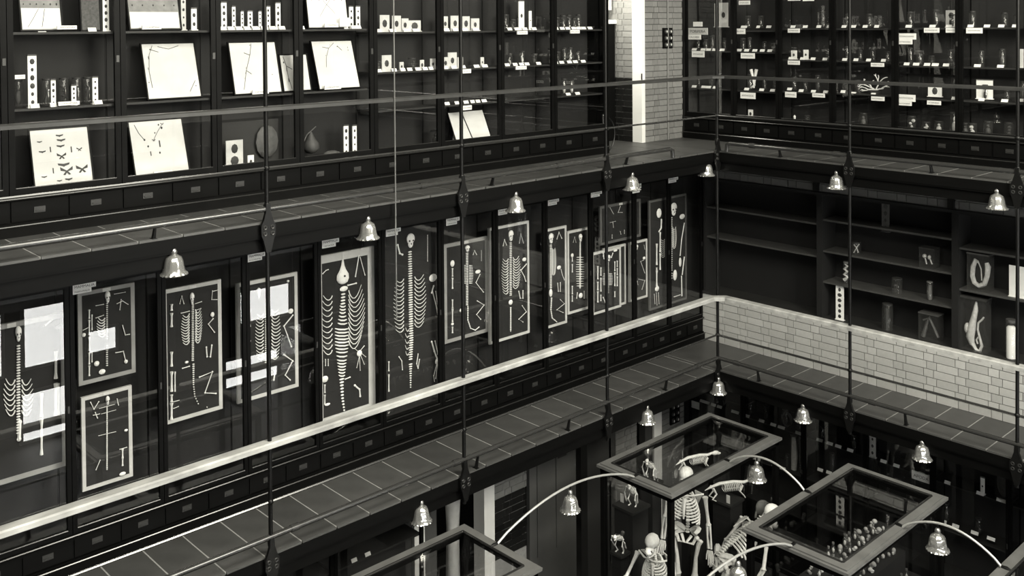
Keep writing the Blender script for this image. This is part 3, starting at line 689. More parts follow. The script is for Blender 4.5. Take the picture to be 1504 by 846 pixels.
# ================================================================== MOUNTED SKELETON BOARDS (middle gallery)
def bboard(TL, TR, BR, BL, d, label, strokes, bw=.045, border='border', lab=None, name='skeleton_board'):
    F = UL
    y0 = (F.at(*TL, d)[0]+F.at(*BL, d)[0])/2; y1 = (F.at(*TR, d)[0]+F.at(*BR, d)[0])/2
    z1 = (F.at(*TL, d)[1]+F.at(*TR, d)[1])/2; z0 = (F.at(*BL, d)[1]+F.at(*BR, d)[1])/2
    t = thing(name, F.p((y0+y1)/2, d, z0), label, 'specimen board')
    part('panel', box(F, MB(), (y0+.004, d, z0+.004), (y1-.004, d+.02, z1-.004)), 'panel', t)
    if border:
        mb = MB(); e = d-.006
        box(F, mb, (y0, e, z0), (y0+bw, d+.02, z1)); box(F, mb, (y1-bw, e, z0), (y1, d+.02, z1)); box(F, mb, (y0+bw, e, z0), (y1-bw, d+.02, z0+bw)); box(F, mb, (y0+bw, e, z1-bw), (y1-bw, d+.02, z1))
        part('border', mb, border, t)
        c = (y0+y1)/2; part('name_tag', box(F, MB(), (c-.035, d-.010, z1-bw*.95), (c+.035, d-.006, z1-.004)), 'oldpaper', t)
    dd = d-.012
    def W(p): a, z = F.at(p[0], p[1], dd); return Vector(F.p(a, dd, z))
    s0 = F.at((TL[0]+TR[0])/2, TL[1], dd); u = abs(F.at((TL[0]+TR[0])/2+10, TL[1], dd)[0]-s0[0])/10; v = abs(F.at((TL[0]+TR[0])/2, TL[1]+10, dd)[1]-s0[1])/10
    sp, rb = MB(), MB()
    for s in strokes:
        k = s[0]
        if k == 'skull':
            _, x, y, rx, ry = s; c = W((x, y)); mb = MB().ball(c+Vector((0, 0, ry*v*.22)), (.02, rx*u, ry*v*.72), 10, 7).ball(c-Vector((0, 0, ry*v*.5)), (.016, rx*u*.62, ry*v*.5), 8, 6)
            o = part('skull', mb, 'bone', t); so = MB()
            for sg in (-1, 1): so.ball(c+Vector((.017, sg*rx*u*.42, -ry*v*.02)), (.006, rx*u*.2, ry*v*.14), 6, 4)
            so.ball(c+Vector((.013, 0, -ry*v*.45)), (.006, rx*u*.14, ry*v*.14), 6, 4); part('sockets', so, 'ink', o)
        elif k == 'spine':       # rows: (x, y, halfwidth)
            _, rows, step = s
            for (a, b) in zip(rows[:-1], rows[1:]):
                m = max(1, int(abs(b[1]-a[1])/step))
                for q in range(m):
                    f = q/m; x = a[0]+(b[0]-a[0])*f; y = a[1]+(b[1]-a[1])*f; h = a[2]+(b[2]-a[2])*f; c = W((x, y))
                    if h > 4: sp.tube([W((x-h, y-1.5)), W((x-h*.4, y)), W((x+h*.4, y)), W((x+h, y-1.5))], [.005, .009, .009, .005], 5)
                    else: sp.ball(c, (.012, max(.004, h*u), max(.004, step*.36*v)), 6, 4)
            if all(r[2] <= 1.2 for r in rows): sp.tube([W((r[0], r[1])) for r in rows], .006, 5)
        elif k == 'ribs':        # xbase, ytop, ybottom, n, length(px, signed), sag(px), rise at the tip
            _, x, ya, yb, n, L, sag, tip = s
            for q in range(n):
                y = ya+(yb-ya)*q/max(1, n-1); l = L*(.75+.25*math.sin(math.pi*(q+.5)/n))
                rb.tube([W((x+l*f, y-sag*.4*(1-f)**2+sag*1.15*math.sin(math.pi*min(1, f*.5+.5*f**.6))-tip*f**3)) for f in (0, .06, .16, .32, .5, .68, .84, 1)], [.006, .006, .0055, .005, .0045, .004, .0035, .003], 5)
        elif k == 'bone':        # polyline, radius in mm
            _, pts, r = s; r = r/1000; ps = [W(p) for p in pts]; mb = MB()
            mb.tube(ps, r, 5)
            for p in ps: mb.ball(p, (.008, r*1.5, r*1.5), 6, 4)
            part('limb_bone', mb, 'bone', t)
        elif k == 'pear':        # long-snouted skull, snout up
            _, x, ya, yb, w = s; h = yb-ya
            mb = MB().tube([W((x, ya+h*f)) for f in (0, .25, .42, .62, .8, .93, 1)], [w*u*g for g in (.12, .28, .5, .95, 1, .8, .3)], 10)
            for i, v0 in enumerate(mb.v): mb.v[i] = (W((x, ya)).x+(v0[0]-W((x, ya)).x)*.4, v0[1], v0[2])
            o = part('skull', mb, 'bone', t); part('blowhole', MB().ball(W((x+.6, ya+h*.66))+Vector((w*u*.38, 0, 0)), (.006, w*u*.18, .012), 6, 4), 'ink', o)
        elif k == 'blob':
            _, x, y, rx, ry = s; part('blade_bone', MB().ball(W((x, y)), (.012, rx*u, ry*v), 8, 5), 'bone', t)
        elif k == 'chain':       # column of limb bones
            _, x, segs, r = s; mb = MB()
            for a, b in segs: mb.tube([W((x, a)), W((x, a+(b-a)*.2)), W((x, a+(b-a)*.8)), W((x, b))], [r*.0018, r*.001, r*.001, r*.0016], 5)
            part('limb_column', mb, 'bone', t)
    if sp.v: part('spine', sp, 'bone', t)
    if rb.v: part('ribs', rb, 'bone', t)
    return t
D = .14
def V(x, a, b, h, st=3.0): return ('spine', [(x, a, h), (x, b, h)], st)
bboard((-66, 496), (97, 452), (97, 680), (-66, 736), D, 'largest skeleton board, with heavy limb bones, beside the two small boards',
 [('skull', 27, 490, 5, 12), V(27, 508, 640, 3.5, 4), ('ribs', 32, 560, 605, 7, 17, 6, 4), ('ribs', 22, 560, 605, 7, -17, 6, 4), ('chain', 82, [(515, 556), (563, 610)], 11), ('chain', 86, [(563, 610)], 6), ('chain', 61, [(578, 612), (615, 668)], 9), ('bone', [(29, 620), (28, 645)], 14), ('bone', [(66, 478), (76, 470)], 5), ('blob', 88, 480, 6, 3)], .042, 'bordergrey')
bboard((114, 433), (198, 411), (198, 547), (115, 567), D, 'upper small skeleton board hung over a second board',
 [('skull', 158, 436, 4, 9), V(157, 446, 500, 1.6), V(157, 508, 540, 1.8), ('ribs', 154, 468, 492, 7, -12, 3, 1), ('chain', 131, [(455, 468), (470, 492), (495, 515), (518, 535), (537, 552)], 6), ('chain', 135, [(462, 485), (516, 532)], 4), ('bone', [(141, 449), (152, 447)], 3), ('bone', [(141, 467), (152, 463)], 3),
  ('bone', [(172, 446), (180, 442), (188, 447)], 3), ('bone', [(176, 455), (178, 440)], 3), ('bone', [(180, 478), (184, 492), (190, 491)], 4), ('bone', [(170, 518), (181, 516), (185, 532)], 4), ('blob', 185, 531, 3, 3), ('blob', 142, 534, 4, 4), ('blob', 150, 546, 5, 4), ('bone', [(168, 432), (184, 429)], 2), ('bone', [(122, 485), (130, 481)], 3), ('blob', 123, 492, 3, 3)], .036, 'bordergrey')
bboard((120, 584), (194, 565), (194, 700), (120, 722), D, 'lower small skeleton board under its twin',
 [('skull', 158, 588, 3, 7), V(157, 597, 690, 1.0), ('bone', [(133, 591), (138, 601), (145, 590)], 4), ('bone', [(140, 606), (143, 614)], 4), ('bone', [(137, 610), (146, 608)], 3), ('bone', [(146, 600), (168, 594)], 2), ('bone', [(149, 608), (170, 602)], 2), ('chain', 180, [(660, 672), (672, 684)], 6), ('bone', [(176, 660), (186, 657)], 3), ('blob', 185, 632, 3, 2), ('blob', 180, 696, 5, 3), ('bone', [(141, 690), (147, 676)], 3), ('bone', [(145, 640), (170, 634)], 2), ('bone', [(174, 595), (172, 586)], 3)], .032)
bboard((240, 427), (325, 409), (326, 600), (240, 625), D, 'board with a long-tailed skeleton curling at its foot',
 [('skull', 282, 438, 3.4, 9), V(283, 447, 532, 2.2, 2.6), ('spine', [(284, 535, 2), (284, 565, 1.3), (286, 582, 1), (291, 593, .9), (304, 598, .8), (318, 594, .6)], 3), ('ribs', 278, 462, 502, 11, -12, 4, -1), ('ribs', 287, 456, 500, 12, 10, 4, 3), ('bone', [(264, 446), (267, 435), (270, 446)], 4), ('bone', [(312, 427), (311, 440), (319, 440)], 3), ('bone', [(312, 428), (320, 426)], 3),
  ('blob', 312, 462, 3, 4), ('bone', [(313, 468), (306, 476), (315, 488)], 5), ('bone', [(303, 510), (304, 524), (309, 524), (311, 507)], 6), ('bone', [(293, 554), (312, 546), (301, 577), (317, 578)], 6), ('chain', 252, [(447, 456), (460, 480), (517, 538), (546, 575), (580, 590), (592, 616)], 9), ('chain', 257, [(546, 575)], 5), ('bone', [(287, 446), (296, 443)], 3), ('bone', [(287, 456), (295, 453)], 3), ('bone', [(266, 460), (278, 457)], 4), ('bone', [(268, 541), (278, 538)], 5), ('blob', 274, 532, 3, 2), ('bone', [(255, 590), (263, 588)], 3), ('bone', [(255, 600), (262, 597)], 3)], .036)
bboard((347.6, 417), (436, 399), (438.5, 568), (347.6, 593), D, 'white-bordered skeleton board passing behind the door stile',
 [('skull', 380, 430, 3, 8), V(391, 440, 535, 2.4, 2.8), ('ribs', 387, 462, 525, 14, -12, 3, 1), ('ribs', 399, 456, 525, 15, 13, 3, 2), ('blob', 427, 457, 4, 4), ('bone', [(430, 463), (417, 479), (422, 492), (428, 509)], 6), ('bone', [(417, 521), (430, 530), (419, 551), (426, 558)], 6), ('bone', [(393, 545), (395, 560), (402, 558), (404, 545)], 8), ('chain', 367, [(455, 480), (500, 525)], 6), ('blob', 423, 413, 2, 2)], .036)
sp5 = ('spine', [(504, 432, 3.5), (503, 460, 4.5), (503, 476, 7), (502, 484, 10), (502, 508, 10), (502, 518, 8.5), (502, 530, 7), (502, 548, 5), (502, 566, 3), (503, 585, 2.2), (506, 607, 1.2)], 4.2)
bboard((463, 377), (550, 361), (550, 602), (463, 630), D, 'large porpoise skeleton board with a double white edge',
 [('pear', 503.5, 381, 417, 9), sp5, ('ribs', 488, 436, 516, 11, -17, 5, 2), ('ribs', 512, 430, 504, 12, 24, 9, 12), ('bone', [(527, 376), (522, 406)], 6), ('bone', [(529, 378), (536, 404)], 4), ('blob', 505, 424, 6, 4), ('bone', [(511, 419), (523, 416)], 7), ('bone', [(474, 402), (479, 397), (482, 396)], 5),
  ('blob', 528, 519, 4, 5), ('bone', [(528, 522), (524, 540)], 3), ('bone', [(528, 522), (529, 544)], 3), ('bone', [(529, 520), (535, 535)], 3), ('bone', [(530, 518), (537, 524)], 3), ('bone', [(526, 516), (521, 512)], 3), ('bone', [(530, 514), (535, 508)], 4), ('bone', [(521, 566), (528, 572), (529, 582)], 9), ('bone', [(478, 528), (478, 537)], 4), ('bone', [(482, 528), (482, 537)], 4), ('blob', 477, 557, 5, 5), ('chain', 477, [(565, 577), (580, 594)], 6), ('blob', 481, 594, 4, 2), ('bone', [(507, 557), (514, 554)], 6)], .085)
bboard((566, 336), (645, 321), (645, 588), (566, 612), D, 'flippered seal skeleton laid out on plain black board',
 [('skull', 603, 353, 6, 11), ('bone', [(584, 360), (587, 372), (591, 374)], 9), ('spine', [(602, 370, 3), (603, 430, 3.6), (604, 500, 3.6), (603, 531, 3)], 3.4), ('spine', [(603, 535, 3), (603, 552, 1.6), (603, 572, .8)], 3), ('ribs', 593, 411, 484, 14, -15, 4, 0), ('ribs', 609, 408, 477, 13, 17, 4, 5), ('ribs', 600, 485, 520, 5, -5, 2, 4), ('blob', 636, 408, 6, 6), ('bone', [(635, 428), (640, 446), (643, 462)], 7), ('bone', [(640, 428), (644, 458)], 5), ('bone', [(634, 430), (637, 420)], 8),
  ('bone', [(634, 502), (638, 516), (643, 530)], 9), ('bone', [(639, 501), (643, 520)], 6), ('blob', 642, 531, 3, 5), ('bone', [(641, 536), (637, 552), (638, 560)], 3.5), ('bone', [(642, 536), (640, 556)], 3.5), ('bone', [(643, 536), (644, 556)], 3.5), ('bone', [(586, 524), (590, 530), (591, 543)], 5), ('bone', [(614, 520), (612, 534), (614, 541), (616, 528)], 5), ('chain', 628, [(345, 352), (353, 360), (361, 368), (369, 384)], 3), ('chain', 571, [(531, 545), (550, 575)], 6)], .03, None)
bboard((652, 361), (714.5, 345), (718, 487), (652, 505), D+.03, 'grey-bordered skeleton board half behind its taller neighbour',
 [('skull', 686.5, 365, 3.4, 5), V(686, 372, 450, 2.0, 2.4), ('spine', [(687, 450, 1), (687, 470, .9), (691, 482, .8), (698, 485, .8), (704, 480, .6)], 3), ('ribs', 689, 390, 416, 12, 6, 0, 0), ('ribs', 683.5, 390, 416, 12, -4, 0, 0), ('chain', 664.5, [(394, 406), (408, 424), (440, 453), (454, 473), (480, 489)], 7), ('blob', 664.5, 387, 3, 5), ('blob', 664.5, 476, 2, 2), ('blob', 702, 399, 4, 3), ('bone', [(705, 403), (699, 415), (710, 429)], 5), ('bone', [(701, 442), (711, 448), (700, 462), (706, 469)], 5), ('bone', [(695, 374), (697, 368), (700, 374)], 4), ('bone', [(707, 368), (707, 383)], 2), ('blob', 677, 456, 2, 3)], .042, 'bordergrey')
bboard((718, 335), (777, 324), (777, 489), (718, 506), D, 'tall narrow white-bordered skeleton board with curved ribs',
 [('skull', 750.5, 346, 3.6, 8.5), V(750, 357, 436, 2.0, 2.6), ('blob', 750, 444, 3, 4), V(750, 452, 487, 1.1, 2.6), ('ribs', 746.5, 381, 429, 13, -10, 3, 1), ('ribs', 753.5, 379, 421, 12, 11, 3, 3), ('bone', [(739, 361), (741, 352), (744, 360)], 5), ('bone', [(763, 357), (765, 344), (769, 357)], 3), ('blob', 770, 381, 3, 3), ('bone', [(773, 388), (765, 397), (770, 406), (772, 413)], 6), ('bone', [(762, 428), (764, 438), (768, 438), (768, 427)], 6), ('bone', [(767, 449), (773, 458), (762, 469), (768, 473)], 5)], .032)
bboard((801, 338), (831, 330), (833, 474), (801, 483), D, 'narrow skeleton board hanging lowest of a pair',
 [('skull', 809.5, 350, 3.4, 8), V(809, 360, 425, 1.8, 2.4), ('blob', 809, 430, 2.4, 6), ('spine', [(810, 438, 1.2), (809, 455, 1), (811, 467, .9), (818, 473, .7)], 2.6), ('ribs', 811, 366, 402, 16, 6, 2, 2), ('bone', [(818, 351), (821, 341), (825, 350)], 5), ('blob', 821, 393, 3, 3), ('bone', [(824, 396), (826, 404), (829, 411)], 4), ('bone', [(819, 416), (820, 428), (823, 428), (823, 415)], 5), ('bone', [(823, 440), (829, 446), (818, 455), (827, 459)], 4)], .032)
bboard((833, 341), (865, 332), (865, 453), (833.5, 462), D+.02, 'narrow skeleton board hanging highest of a pair',
 [('skull', 852.5, 349, 2.6, 6), V(852, 356, 424, 1.2, 2.2), ('ribs', 851, 378, 420, 13, -5, 0, 0), ('ribs', 853, 378, 420, 13, 5, 0, 0), ('chain', 840.5, [(376, 384), (388, 400), (420, 432), (434, 443)], 6), ('blob', 840.5, 375, 2, 3), ('bone', [(848, 430), (847, 438)], 5), ('bone', [(858, 428), (858, 438)], 5), ('blob', 853, 434, 3, 4), ('bone', [(842, 356), (844, 348), (846, 356)], 2)], .032)
bboard((886, 366), (919, 357), (919, 446), (886, 456), D+.03, 'plain bordered board standing behind the bright bone board', [], .03)
bboard((869.7, 371), (912, 362), (911.5, 451), (869.7, 463), D, 'small bright white-bordered board of limb bones in columns',
 [('skull', 894, 379, 2.6, 5), V(893, 386, 432, 1.2, 2.2), ('ribs', 891, 402, 418, 8, -6, 0, 0), ('ribs', 895, 402, 418, 8, 5, 0, 0), ('chain', 878, [(391, 399), (400, 410), (414, 426), (428, 444)], 8), ('chain', 882.5, [(393, 405), (408, 428), (433, 442)], 7), ('chain', 903, [(384, 398), (400, 420), (428, 436)], 7), ('chain', 906.5, [(383, 392), (394, 404), (406, 420)], 7), ('bone', [(886, 376), (887, 380), (886, 372)], 6), ('bone', [(898, 378), (900, 372)], 6), ('blob', 904, 368, 3, 1.6), ('bone', [(886, 437), (889, 444)], 7)], .032)
bboard((881, 303), (940.5, 292), (940.5, 348), (881, 360), D+.01, 'dim grey framed board of small bones hung above the bright board',
 [('bone', [(896, 305), (901, 314)], 3), ('bone', [(911, 303), (908, 312), (914, 312)], 3), ('bone', [(900, 326), (901, 334)], 3), ('bone', [(896, 327), (904, 325)], 2), ('bone', [(899, 345), (899, 350)], 3), ('bone', [(911, 340), (912, 344)], 3), ('bone', [(917, 338), (917, 343)], 3)], .035, 'borderdim')
bboard((924, 357), (951, 350), (950, 436), (924, 444), D, 'small white-bordered board half hidden by the door stile',
 [('skull', 935, 363, 2, 4), V(934.5, 368, 412, .9, 2), ('blob', 946, 379, 2, 2.2), ('bone', [(945, 382), (941, 384), (947, 401)], 3), ('bone', [(929, 416), (936, 413), (937, 418)], 3), ('bone', [(938, 410), (947, 412), (943, 425)], 3), ('bone', [(946, 360), (947, 366)], 2)], .03)
bboard((953.5, 297), (1008, 282), (1008, 438), (953, 458), D, 'tall dark board with a large ape skeleton in the corner case',
 [('skull', 989.5, 307, 4.6, 10), V(985.5, 320, 400, 2.2, 3), ('ribs', 976, 352, 376, 9, -6, 2, 0), ('ribs', 988, 335, 362, 10, 6, 3, 2), ('blob', 968, 313, 3.5, 7), ('blob', 1002, 318, 4, 4), ('bone', [(971.5, 323), (971, 335), (968, 340)], 11), ('chain', 969.5, [(341, 370), (372, 396)], 9), ('chain', 964.5, [(358, 389), (393, 396), (397, 420)], 10), ('bone', [(961, 432), (962, 446)], 3), ('bone', [(964, 430), (965, 448)], 3), ('bone', [(967, 430), (968, 446)], 3), ('blob', 965, 424, 3, 4), ('bone', [(1005, 328), (1003, 340), (1001, 352), (999, 375)], 8), ('blob', 999, 385, 2, 7), ('bone', [(1005, 378), (1002, 403)], 9), ('bone', [(1001, 406), (1001.5, 434)], 9), ('blob', 991.5, 404, 3, 8), ('bone', [(990, 436), (999, 433)], 5), ('bone', [(985, 420), (984.5, 440)], 4), ('spine', [(985, 402, 3), (986, 412, 1)], 3)], .03, 'borderdim')
# door name plates
for (x0, y0, x1, y1, a, b) in ((107, 413, 141, 433, 'MAMMALIA', 'MARSUPIALIA'), (364, 369, 390, 386, 'MAMMALIA', 'RODENTIA'), (473, 348, 498, 366, 'MAMMALIA', 'CETACEA'), (567, 333, 588.5, 349, 'MAMMALIA', 'CETACEA'), (655.5, 317, 675, 333, 'MAMMALIA', 'CARNIVORA'),
                               (732, 304, 748, 318, 'MAMMALIA', 'CARNIVORA'), (805, 290, 821, 304, 'MAMMALIA', 'RODENTIA'), (868, 279, 884, 292, 'MAMMALIA', 'PRIMATES'), (929, 268, 942, 285, 'MAMMALIA', 'PRIMATES'), (982, 259, 996, 270, 'MAMMALIA', 'PRIMATES')):
    s0, s1, z0, z1 = UL.rect(x0, y0+(2 if x0 > 900 else 3), x1, y1-(2 if x0 > 900 else 3), -.004); zm = z0+(z1-z0)*.46
    k = [i for i in range(12) if l1Y[i] <= (s0+s1)/2 < l1Y[i+1]][0]
    t = thing('name_plate', UL.p((s0+s1)/2, -.002, z0), 'stepped white name plate, '+l1L[k].replace('glazed wall case', 'case').replace(' one above the other', '').replace(' on unframed black', '').replace(' side by side', '').replace('a tall white-bordered', 'a tall').replace('small white-bordered ', 'small '), 'name plate')
    part('heading_card', box(UL, MB(), (s0, -.005, zm), (s1, -.0005, z1)), 'paper', t); part('order_card', box(UL, MB(), (s0, -.005, z0), (s0+(s1-s0)*.8, -.0005, zm)), 'paper', t)
    letter(UL, a, (s0+s1)/2, -.0062, (zm+z1)/2, (s1-s0)*.86, (z1-zm)*.55, t); letter(UL, b, s0+(s1-s0)*.4, -.0062, (zm+z0)/2, (s1-s0)*.66, (zm-z0)*.42, t)

# ================================================================== TILTED INSECT BOARDS (upper gallery, left)
def snap(z, zs):
    if not zs: return z
    b = min(zs, key=lambda q: abs(q-z)); return b if abs(b-z) < .09 else z
def tboard(BL, BR, TL, label, m='paper', items=(), d=.10, zs=(), strip=None, fold=False, name='insect_board', lines=()):
    s0, z0 = UL.at(*BL, d); s1, zr = UL.at(*BR, d); z0 = snap((z0+zr)/2, zs)+.012
    best = (1e9, d)                                  # lean: depth at which the top corner stands over the foot
    for k in range(0, 60):
        q = d+.004*k; e = abs(UL.at(*TL, q)[0]-s0)
        if e < best[0]: best = (e, q)
    dt = min(best[1], .30); z1 = UL.at(*TL, dt)[1]
    t = thing(name, UL.p((s0+s1)/2, d, z0), label, 'specimen board')
    f = .018; n = Vector((z1-z0, 0, dt-d)).normalized()*.02      # outward normal
    def P(u, v, o=0): s = s0+(s1-s0)*u; q = d+(dt-d)*v; return Vector(UL.p(s, q, z0+(z1-z0)*v))+n*(o/.02)
    part('backing', MB().slab([P(0, 0), P(1, 0), P(1, 1), P(0, 1)], n), m, t)
    fr = MB(); a, b = f/(s1-s0), f/(z1-z0)
    for q in (((-a*.6, -b*.6), (1+a*.6, -b*.6), (1, 0), (0, 0)), ((0, 1), (1, 1), (1+a*.6, 1+b*.6), (-a*.6, 1+b*.6)), ((-a*.6, -b*.6), (0, 0), (0, 1), (-a*.6, 1+b*.6)), ((1, 0), (1+a*.6, -b*.6), (1+a*.6, 1+b*.6), (1, 1))):
        fr.slab([P(*v) for v in q], n*1.5)
    part('frame', fr, 'wood', t)
    if strip: part('white_strip', MB().slab([P(.02, .02, .02), P(.98, .02, .02), P(.98, strip, .02), P(.02, strip, .02)], n*.1), 'paper', t)  # plain white band across the lower part of the board
    if fold: part('fold', MB().slab([P(.46, .02, .021), P(.49, .02, .021), P(.40, .98, .021), P(.37, .98, .021)], n*.1), 'ink', t)
    for ln in lines: part('sprig', MB().tube([P(a, b, .022) for a, b in ln], .0028, 4), 'dim', t)
    for (u, v, w, kind) in items:
        c = P(u, v, .021); mb = MB(); k = w*.52; U = Vector(UL.p(1, 0, 0))-Vector(UL.p(0, 0, 0)); Vv = (P(0, 1)-P(0, 0)).normalized()
        def Q(x, y): return c+U*(x*k)+Vv*(y*k)
        if kind == 'b':
            mb.slab([Q(0, .05), Q(.5, .38), Q(.48, .08), Q(.1, -.02), Q(.32, -.28), Q(.15, -.32), Q(0, -.12), Q(-.15, -.32), Q(-.32, -.28), Q(-.1, -.02), Q(-.48, .08), Q(-.5, .38)], n*.12); nm = 'butterfly'
        elif kind == 'm':
            mb.slab([Q(0, .1), Q(.5, .18), Q(.45, 0), Q(.1, -.1), Q(0, -.18), Q(-.1, -.1), Q(-.45, 0), Q(-.5, .18)], n*.12); nm = 'moth'
        elif kind == 'v': mb.slab([Q(-.09, -.5), Q(.09, -.5), Q(.09, .5), Q(-.09, .5)], n*.12); nm = 'caterpillar'
        else: mb.ball(c, (.004, .28*k, .38*k), 6, 4); nm = 'beetle'
        part(nm, mb, 'insect', t)
    return t
B14 = [1.69, 1.05, .333]; B58 = [1.65, 1.215, .80, .333]
def grid(nu, nv, u0, u1, v0, v1, w, kind='x'):
    return [(u0+(u1-u0)*i/max(1, nu-1)+random.uniform(-.01, .01), v0+(v1-v0)*j/max(1, nv-1), w*random.uniform(.7, 1.2), kind) for i in range(nu) for j in range(nv) if random.random() < .9]
bf = [(.5, .88, .12, 'm'), (.5, .70, .13, 'm'), (.52, .80, .14, 'm'), (.50, .53, .15, 'b'), (.18, .63, .11, 'm'), (.82, .62, .09, 'b'), (.52, .38, .19, 'm'), (.56, .27, .20, 'b'), (.83, .28, .19, 'b'), (.17, .21, .09, 'm'), (.58, .13, .12, 'm'), (.42, .12, .08, 'm'), (.68, .63, .10, 'v'), (.32, .66, .09, 'v'), (.33, .3, .09, 'v'), (.15, .80, .08, 'm')]
tboard((51, 275), (136, 265), (42, 193), 'tilted white board pinned with butterflies and moths', 'boardpaper', bf, .09, B14)
tboard((199, 258), (277, 247), (187, 181), 'tilted white board with a trail of dark insects', 'boardpaper', [(.25, .67, .06, 'x'), (.42, .65, .06, 'b'), (.30, .55, .06, 'x'), (.33, .42, .08, 'v'), (.52, .58, .12, 'v'), (.50, .42, .06, 'x'), (.6, .86, .07, 'x'), (.55, .92, .05, 'x'), (.62, .93, .06, 'b'), (.46, .78, .04, 'x')], .09, B14, lines=[[(.1, .95), (.16, .8), (.24, .68)], [(.62, .93), (.5, .78), (.42, .66)]])
tboard((217, 144), (294, 139), (206, 66), 'tilted white board above the insect trail board', 'boardpaper', [(.1, .75, .05, 'v'), (.07, .55, .04, 'v'), (.15, .9, .04, 'x'), (.05, .3, .03, 'x'), (.93, .2, .03, 'x')], .09, B14, lines=[[(.2, .97), (.12, .8), (.08, .5), (.1, .2)], [(.3, .95), (.5, .9), (.7, .96)], [(.15, .9), (.3, .85)], [(.8, .1), (.93, .3)]])
tboard((344, 136), (412, 133), (334, 64), 'tilted white board below the row of slide strips', 'boardpaper', [(.45, .95, .03, 'x'), (.3, .5, .025, 'x'), (.28, .4, .03, 'x'), (.24, .3, .02, 'x'), (.85, .35, .03, 'x')], .09, B14, lines=[[(.48, .98), (.42, .75), (.3, .45), (.2, .08)], [(.42, .75), (.3, .8)], [(.3, .45), (.4, .38)]])
tboard((416, 133), (455, 130), (409, 82), 'narrow white board passing behind the door stile', 'boardpaper', [(.2, .6, .08, 'v'), (.22, .3, .08, 'v'), (.12, .8, .05, 'x')], .12, B14, lines=[[(.12, .97), (.2, .7), (.22, .4), (.3, .05)], [(.2, .7), (.4, .6)]])
tboard((468, 130), (527, 125), (455, 62), 'tilted white board over the woven nest', 'boardpaper', [(.62, .88, .03, 'x'), (.88, .86, .03, 'x'), (.88, .8, .03, 'x'), (.45, .92, .02, 'x'), (.3, .7, .02, 'x'), (.28, .55, .02, 'x')], .09, B14, lines=[[(.55, .96), (.4, .85), (.3, .65), (.26, .45)], [(.4, .85), (.25, .88)], [(.62, .9), (.72, .8)]])
tboard((31, 40), (90, 37), (24, -40), 'grey insect board with a white strip over the butterfly case', 'greyboard', grid(6, 5, .08, .92, .45, .95, .05), .10, B14, .38, lines=[[(.45, .37), (.3, .2), (.15, .05)], [(.6, .37), (.55, .2), (.5, .05)]])
tboard((190, 38), (264, 36), (181, -40), 'grey insect board with beetles in rows over the twin boards', 'greyboard', grid(5, 4, .08, .92, .42, .95, .06), .10, B14, .30)
tboard((452, 39), (510, 36), (444, -40), 'pale insect board above the nest case board', 'oldpaper', grid(5, 4, .12, .9, .5, .95, .05), .10, B14, .50, lines=[[(.3, .6), (.5, .42), (.7, .25)], [(.7, .6), (.5, .42), (.3, .2)]])
tboard((119, 41), (146, 40), (116, -20), 'small dark speckled board beside the grey insect board', 'speck', (), .12, B14)
tboard((669, 208), (720, 202), (656, 167), 'open white album leaning at the bottom of its case', 'boardpaper', (), .10, B58, None, True, 'open_album')

# ================================================================== STRIPS, CARDS, LABELS, JARS
def strip(F, x0, y0, x1, y1, d, label, group, zs, dots=4, m='paper', cap=True, name='slide_strip'):
    s0, s1, z0, z1 = F.rect(x0, y0, x1, y1, d); z0 = snap(z0, zs); w = max(s1-s0, .02)
    t = thing(name, F.p((s0+s1)/2, d, z0), label, 'specimen slide', group)
    part('mount', box(F, MB(), (s0, d, z0+.004), (s1, d+.012, z1)), m, t)
    part('foot', box(F, MB(), (s0-.006, d-.015, z0), (s1+.006, d+.03, z0+.008)), m, t)
    if cap: part('cap', box(F, MB(), (s0-.002, d-.004, z1), (s1+.002, d+.016, z1+.012)), 'dim', t)
    for k in range(dots):
        z = z0+(z1-z0)*(k+.7)/(dots+.4); c = Vector(F.p((s0+s1)/2, d-.002, z)); r = w*random.uniform(.16, .30)
        part('specimen', MB().ball(c, (r if F.side == 'R' else .004, r if F.side == 'L' else .004, min(r*1.3, (z1-z0)/dots*.34)), 7, 4), 'insect', t)
for (a, b, c, e, n) in ((41, 82, 54, 153, 6), (75, 118, 82, 154, 4), (105, 126, 112, 149, 4), (136, 114, 144, 151, 4)):
    strip(UL, a, b, c, e, .10, 'tall spotted slide strip, largest on the shelf over the butterfly board' if a == 41 else 'short spotted slide strip on the shelf over the butterfly board', 'slide strips over the butterfly board', B14, n)
strip(UL, 151, -8, 160, 39, .10, 'spotted slide strip beside the dark speckled board', None, B14, 5)
strip(UL, 266, -5, 273, 39, .12, 'spotted slide strip at the edge of the beetle board', None, B14, 4, 'oldpaper'); strip(UL, 281, 13, 289, 39, .10, 'short two-spotted slide strip between beetle board and door stile', None, B14, 2)
for (a, b, c) in ((325, 4, 333), (341, 10, 346), (354, 17, 358), (364, 17, 371), (380, 17, 384), (391, 10, 397), (405, 5, 412)):
    strip(UL, a, b, c, 40, .09, 'narrow slide strip in the row of seven on the top shelf', 'row of seven slide strips', B14, 4)
for a, b in ((513, 519), (523, 529)): strip(UL, a, 10, b, 39, .10, 'slide strip of the pair beside the pale insect board', 'pair beside the pale insect board', B14, 3)
for a, b in ((505, 512), (518, 524)): strip(UL, a, 185, b, 226, .09, 'slide strip of the pair beside the woven nest', 'pair beside the woven nest', B14, 4)
for (a, b, c, e) in ((558, 22, 572, 44), (576, 23, 589, 43), (590, 27, 600, 42), (600, 30, 618, 44)): strip(UL, a, b, c, e, .10, 'beetle card on the upper shelf of the beetle card case', 'beetle cards, upper shelf', B58, 1, 'oldpaper', False, 'beetle_card')
